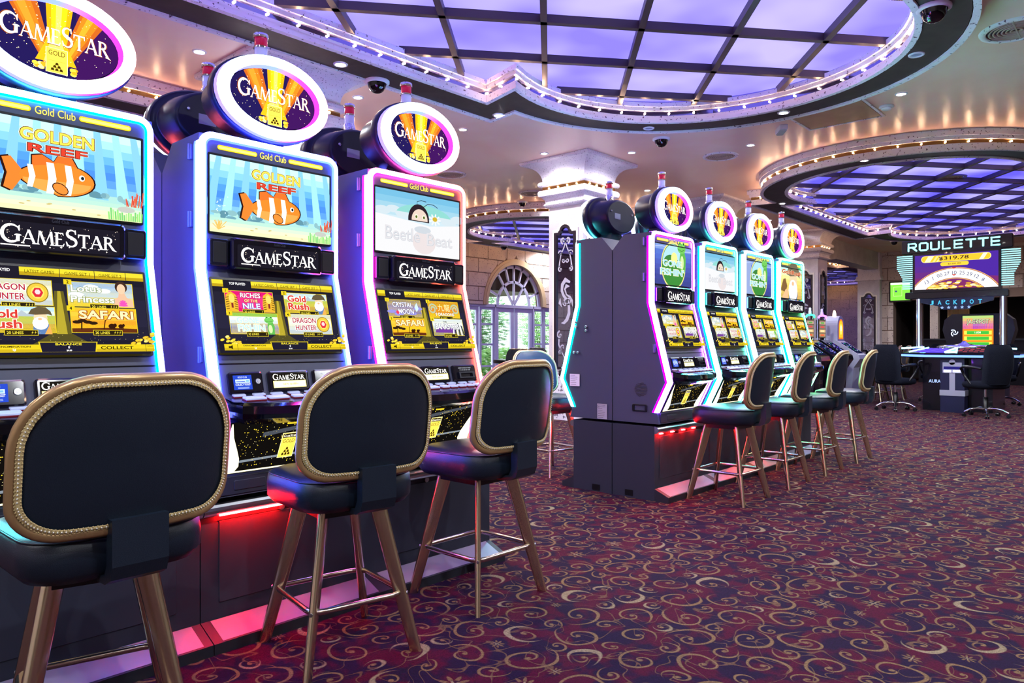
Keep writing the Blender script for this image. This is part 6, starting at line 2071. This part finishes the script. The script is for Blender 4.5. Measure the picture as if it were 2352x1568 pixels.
# ------------------------------------------------------------------ right end wall with the bar alcove (X = 23.5)
XW = 23.5
wr = MB(); wr.box((XW, 6.1, 0), (XW + .3, 7.0, H)); wr.box((XW, YA, 2.36), (XW + .3, 6.1, H)); wr.box((XW, YA, 0), (XW + .3, 1.5, 2.36))
wr = wr.build('wall_right', M_MORTAR); tag(wr, kind='structure')
for r in range(11):
    z0, z1 = r * bh + .012, min((r + 1) * bh - .012, H)
    for k in range(12):
        y0 = 7.0 - (k + 1) * bw + (bw / 2 if r % 2 else 0) + .012
        y1 = min(y0 + bw - .024, 7.0)
        if z0 < 2.36:
            if y1 <= 6.1: continue
            y0 = max(y0, 6.1)
        if y1 - y0 < .1 or z1 - z0 < .08: continue
        if z0 < 2.36 < z1: z0_ = 2.36 if y0 < 6.1 else z0
        else: z0_ = z0
        MB().box((XW - .018, y0, z0_), (XW, y1, z1)).build('stone_block', M_BLOCK, wr)
pilaster(XW - .02, 6.72, .62, .22, 'mirrored pilaster on the far wall left of the wall television', (-1, 0))
al = MB(); al.box((XW + 2.2, 1.5, 0), (XW + 2.4, 6.1, 2.4)); al.box((XW + .3, 1.3, 0), (XW + 2.4, 1.5, 2.4)); al.box((XW + .3, 6.1, 0), (XW + 2.4, 6.3, 2.4)); al.box((XW + .3, 1.3, 2.36), (XW + 2.4, 6.3, 2.46))
tag(al.build('wall_alcove', mat('alcove_dark', '#2c2420', .7)), kind='structure')
mb = MB(); mb.box((XW + .05, 4.95, 0), (XW + .28, 5.15, 2.36)); tag(mb.build('trim_3', M_BLOCK), kind='structure')
t = thing('curtain', 'pale yellow curtain panel in the bar alcove behind the roulette table', 'curtain', (XW + .9, 4.6, 0))
rings = [[(.03 * math.sin(k * 1.3), -.28 + .56 * k / 24, z) for k in range(25)] for z in (.0, 2.34)]
mb = MB(); mb.loft(rings, 0, closed=False); mb.build('cloth', mat('curtain_yellow', '#d4bc84', .8), t)
t = thing('bar_counter', 'long black bar counter in the alcove behind the roulette table', 'counter', (XW - .3, 3.6, 0))
mb = MB(); mb.box((-.25, -1.7, 0), (.25, 1.7, 1.18)); mb.build('front', M_BLACK, t)
mb = MB(); mb.rbox((-.32, -1.75, 1.18), (.30, 1.75, 1.23), .01, axis=2); mb.build('counter_top', mat('counter_dark', '#24262c', .2), t)
t = thing('wall_television', 'small wall television showing a green playing field', 'television', (XW - .07, 5.90, 2.62))
mb = MB(); mb.rbox((0, -.30, -.31), (.06, .30, .31), .015, axis=0); mb.build('housing', M_BLACK, t)
a = Art(1.1); a.rect(-.26, -.26, .26, .26, '#74c840'); a.rect(-.26, .20, .26, .26, '#d8ecc8'); a.frame(-.18, -.14, .05, .14, .01, '#b8e488'); a.rect(-.14, -.02, -.08, .03, '#384868'); a.build('picture', t, (-.0012, 0, 0), Lf, ZU, Rt, eps=.0005)
# soffit beam between the far column and the end wall, and an arched wall beyond
mb = MB(); mb.prism([(18.3, 3.1), (19.6, 3.3), (23.5, 3.3), (23.5, H), (18.3, H)], 'Y', 6.45, 6.85); tag(mb.build('wall_beam', M_STONE), kind='structure')
wf = bpy.data.objects['wall_far']
for r in range(11):
    for k in range(18):
        y0 = 4.0 + k * bw + (bw / 2 if r % 2 else 0); z0, z1 = r * bh + .012, min((r + 1) * bh - .012, H)
        if y0 + bw > YB or z1 - z0 < .08: continue
        MB().box((XB - .018, y0 + .012, z0), (XB, y0 + bw - .012, z1)).build('stone_block', M_BLOCK, wf)

# ------------------------------------------------------------------ ceiling fittings
F_ = Vector((FWD.x, FWD.y)); R__ = Vector((FWD.y, -FWD.x))
def on_plane(u, v, z):
    """room position on a horizontal plane, read from the photograph's perspective"""
    d = FPX * (z - CAM.z) / (784 - v)
    l = (u - 1176) / FPX * d
    p = F_ * d + R__ * l
    return round(p.x, 3), round(p.y, 3)
def spot_light(p, warm, w=1.0, z=H):
    ld = bpy.data.lights.new('downlight_beam', 'SPOT')
    ld.energy = DOWNLIGHT_W * w
    ld.color = (1.0, .76, .52) if warm else (.90, .93, 1.0)
    ld.spot_size = math.radians(160); ld.spot_blend = .6; ld.shadow_soft_size = .05
    o = bpy.data.objects.new('downlight_beam', ld); COL.objects.link(o)
    o.location = (p[0], p[1], z - .03)
    return o
def downlight(u, v, z, label, warm=False, lit=True, power=1.0):
    p = on_plane(u, v, z) if v is not None else u
    t = thing('downlight', label, 'ceiling lamp', (p[0], p[1], z), group='recessed downlights')
    mb = MB(); mb.lathe([(.040, -.001), (.046, -.010), (.060, -.009), (.064, -.001)], n=20, cap0=False, cap1=False); mb.build('trim_ring', M_WHITE, t)
    mb = MB(); mb.lathe([(.042, -.003), (.03, -.007), (.002, -.008)], n=16, cap0=False); mb.build('lens', glow('lamp_warm' if warm else 'lamp_white', (1, .70, .36) if warm else (1, .98, .95), 45) if lit else mat('dull_lens', '#8c90b0', .3), t)
    if lit:
        o = spot_light((0, 0), warm, power, 0); o.parent = t
    return t
for u, v, z, lb, w in ((458, 118, H, 'brightest white downlight at upper left near the first oval topper', 0), (822, 223, H, 'white downlight between the two left oval toppers', 0),
                       (1063, 297, H, 'warm downlight right of the third oval topper', 1), (1250, 352, H, 'white downlight left of the column capital', 0), (1451, 350, H, 'white downlight right of the column capital', 0),
                       (2070, 215, H, 'white downlight beside the smoke detector', 0), (1145, 264, ZS, 'white downlight in the brown border at the coffer notch', 0), (782, 147, ZS, 'warm downlight in the brown border above the second topper', 1),
                       (1800, 258, ZS, 'white downlight in the brown border above the far bank', 0), (1985, 368, ZS, 'white downlight in the border of the blue coffer', 0), (1797, 467, ZS, 'white downlight at the notch of the blue coffer', 0), (1846, 529, H, 'white downlight above the green machine', 0)):
    downlight(u, v, z, lb, bool(w), power=.4 if 'column capital' in lb else 1.0)
for u, v, lb in ((2105, 125, 'unlit downlight in the right part of the brown border'), (1490, 294, 'small unlit fitting in the brown border above the far column')):
    downlight(u, v, ZS, lb, lit=False)
# the same downlights go on out of the picture; last two added to light the mirrored wall
for x, y, where in ((-1.5, .2, 'behind the photographer, left'), (1.0, .2, 'above the photographer'), (3.5, .1, 'over the aisle right of the photographer'), (6.0, .3, 'over the aisle before the far bank'), (8.5, .3, 'over the aisle past the far bank'),
                    (9.4, 4.2, 'between the two large coffers'), (-2.8, 3.2, 'left of the near bank'), (9.8, .2, 'over the open floor short of the roulette table'), (11.5, .2, 'right of the blue coffer, near end'), (-1.2, -2.6, 'far behind the photographer, left'),
                    (2.2, -2.6, 'far behind the photographer'), (5.6, -2.6, 'outside the right picture edge, near'), (9.0, -2.6, 'outside the right picture edge, far'), (.6, 5.9, 'behind the first machine'), (6.2, 6.0, 'between the first two columns'),
                    (6.0, 8.2, 'behind the first two columns'), (11.0, 6.8, 'between the second and third columns'), (10.8, 8.4, 'behind the second column'), (15.5, 6.5, 'between the third and farthest columns'), (13.0, .3, 'right of the roulette table'),
                    (17, .2, 'right of the roulette table, farther'), (20.6, 1.6, 'before the bar alcove, right'), (20.8, 4.4, 'before the bar alcove, left'), (9.0, 11.5, 'left of the arched door'), (20.5, 8.5, 'beyond the farthest column'), (16, 13.0, 'above the arched door'), (0, 11.4, 'added for the mirror view by the back wall, far left'), (-2, 8, 'added for the mirror view left of the first column')):
    downlight((x, y), None, H, 'recessed downlight ' + where)
def dome_camera(u, v, z, label, r=.085):
    p = on_plane(u, v, z) if v > 0 else (u, -v)
    t = thing('dome_camera', label, 'security camera', (p[0], p[1], z), group='dome cameras')
    mb = MB(); mb.lathe([(r * 1.35, -.001), (r * 1.35, -.02), (r * 1.05, -.028)], n=22, cap0=False, cap1=False); mb.build('mount_ring', M_WHITE, t)
    mb = MB(); mb.lathe([(r * 1.06, -.02)] + [(r * math.cos(a), -.03 - r * math.sin(a)) for a in [PI / 2 * k / 6 for k in range(6)]] + [(.004, -.03 - r)], n=20, cap0=False); mb.build('dome', mat('smoked_dome', '#0a0a10', .06, coat=.5), t)
dome_camera(866, 186, ZS, 'dome camera in the brown border between the second and third toppers')
dome_camera(1519, 318, H, 'dome camera on the ceiling above the column')
dome_camera(2145, 16, ZS, 'dome camera at the upper right in the brown border')
dome_camera(1200, 463, H, 'small dark camera left of the column capital', .07)
dome_camera(13.3, -12.38, ZS, 'tiny camera under the coffer near the arched door', .08)
dome_camera(2054, 553, ZS, 'tiny camera at the notch of the blue coffer by the roulette sign', .07)
def vent(p, z, label, r=.20, col=M_TRIM):
    t = thing('ceiling_vent', label, 'air vent', (p[0], p[1], z), group='round ceiling vents')
    mb = MB(); mb.lathe([(r * 1.25, -.001), (r * 1.22, -.016), (r * 1.02, -.020), (r, -.012)], n=32, cap0=False, cap1=False); mb.build('frame', col, t)
    mb = MB(); mb.lathe([(r * 1.0, -.002), (.002, -.0021)], n=28, cap0=False); mb.build('duct', M_BLACK, t)
    for k in range(6):
        q = r * (.14 + .14 * k)
        mb = MB(); mb.lathe([(q, -.004), (q + .008, -.018), (q + .020, -.016), (q + .012, -.004)], n=28, cap0=False, cap1=False); mb.build('louvre', mat('vent_louvre', '#b49c90', .45), t)
    mb = MB(); mb.box((-r, -.006, -.017), (r, .006, -.012)); mb.build('crossbar', mat('vent_louvre', '#b49c90', .45), t)
vent(on_plane(1655, 358, H), H, 'round ceiling vent above the far bank')
vent(on_plane(1035, 400, H), H, 'round ceiling vent right of the third topper')
vent(on_plane(2335, 66, H), H, 'large round ceiling vent at the upper right corner', .22)
vent(on_plane(1222, 443, H), H, 'round ceiling vent left of the column')
vent(on_plane(2180, 408, ZS + .21), ZS + .215, 'round vent in the blue coffer above the roulette table', .20, mat('vent_frame', '#7c78d0', .5))
p = on_plane(2036, 243, H); t = thing('smoke_detector', 'white smoke detector on the ceiling at the right', 'smoke detector', (p[0], p[1], H))
mb = MB(); mb.lathe([(.075, -.001), (.078, -.018), (.06, -.028)], n=20, cap0=False); mb.build('base', M_WHITE, t); mb = MB(); mb.lathe([(.056, -.028), (.052, -.045), (.02, -.052)], n=16, cap0=False); mb.build('sensor', M_WHITE, t)
p = on_plane(1915, 262, H); t = thing('access_panel', 'brown square access panel in the ceiling', 'access panel', (p[0], p[1], H), 0)
mb = MB(); mb.box((-.40, -.40, -.012), (.40, .40, -.001)); mb.build('door', mottled('panel_brown', '#a58268', '#b08c70', .5, 4), t); mb = MB(); ring_solid(mb, [(-.41, -.41), (.41, -.41), (.41, .41), (-.41, .41)], 0, .03, -.016, -.001); mb.build('edge_frame', M_TRIM, t)
p = on_plane(1795, 292, H); t = thing('emergency_light', 'small emergency light fitting below the brown border', 'emergency light', (p[0], p[1], H), .6)
mb = MB(); mb.rbox((-.13, -.05, -.06), (.13, .05, -.001), .012, axis=2); mb.build('housing', M_WHITE, t); mb = MB(); mb.rbox((-.11, -.04, -.075), (.11, .04, -.058), .01, axis=2); mb.build('diffuser', mat('frosted', '#c8d0d8', .2), t)

# ------------------------------------------------------------------ practical light of the lamps
def area(nm, loc, rot, sx, sy, w, col, parent=None):
    ld = bpy.data.lights.new(nm, 'AREA'); ld.shape = 'RECTANGLE'; ld.size = sx; ld.size_y = sy; ld.energy = w; ld.color = col
    o = bpy.data.objects.new(nm, ld); COL.objects.link(o); o.location = loc; o.rotation_euler = rot; o.parent = parent
    return o
for o in list(bpy.data.objects):
    if o.name.startswith('red_lamp') and o.parent: pass
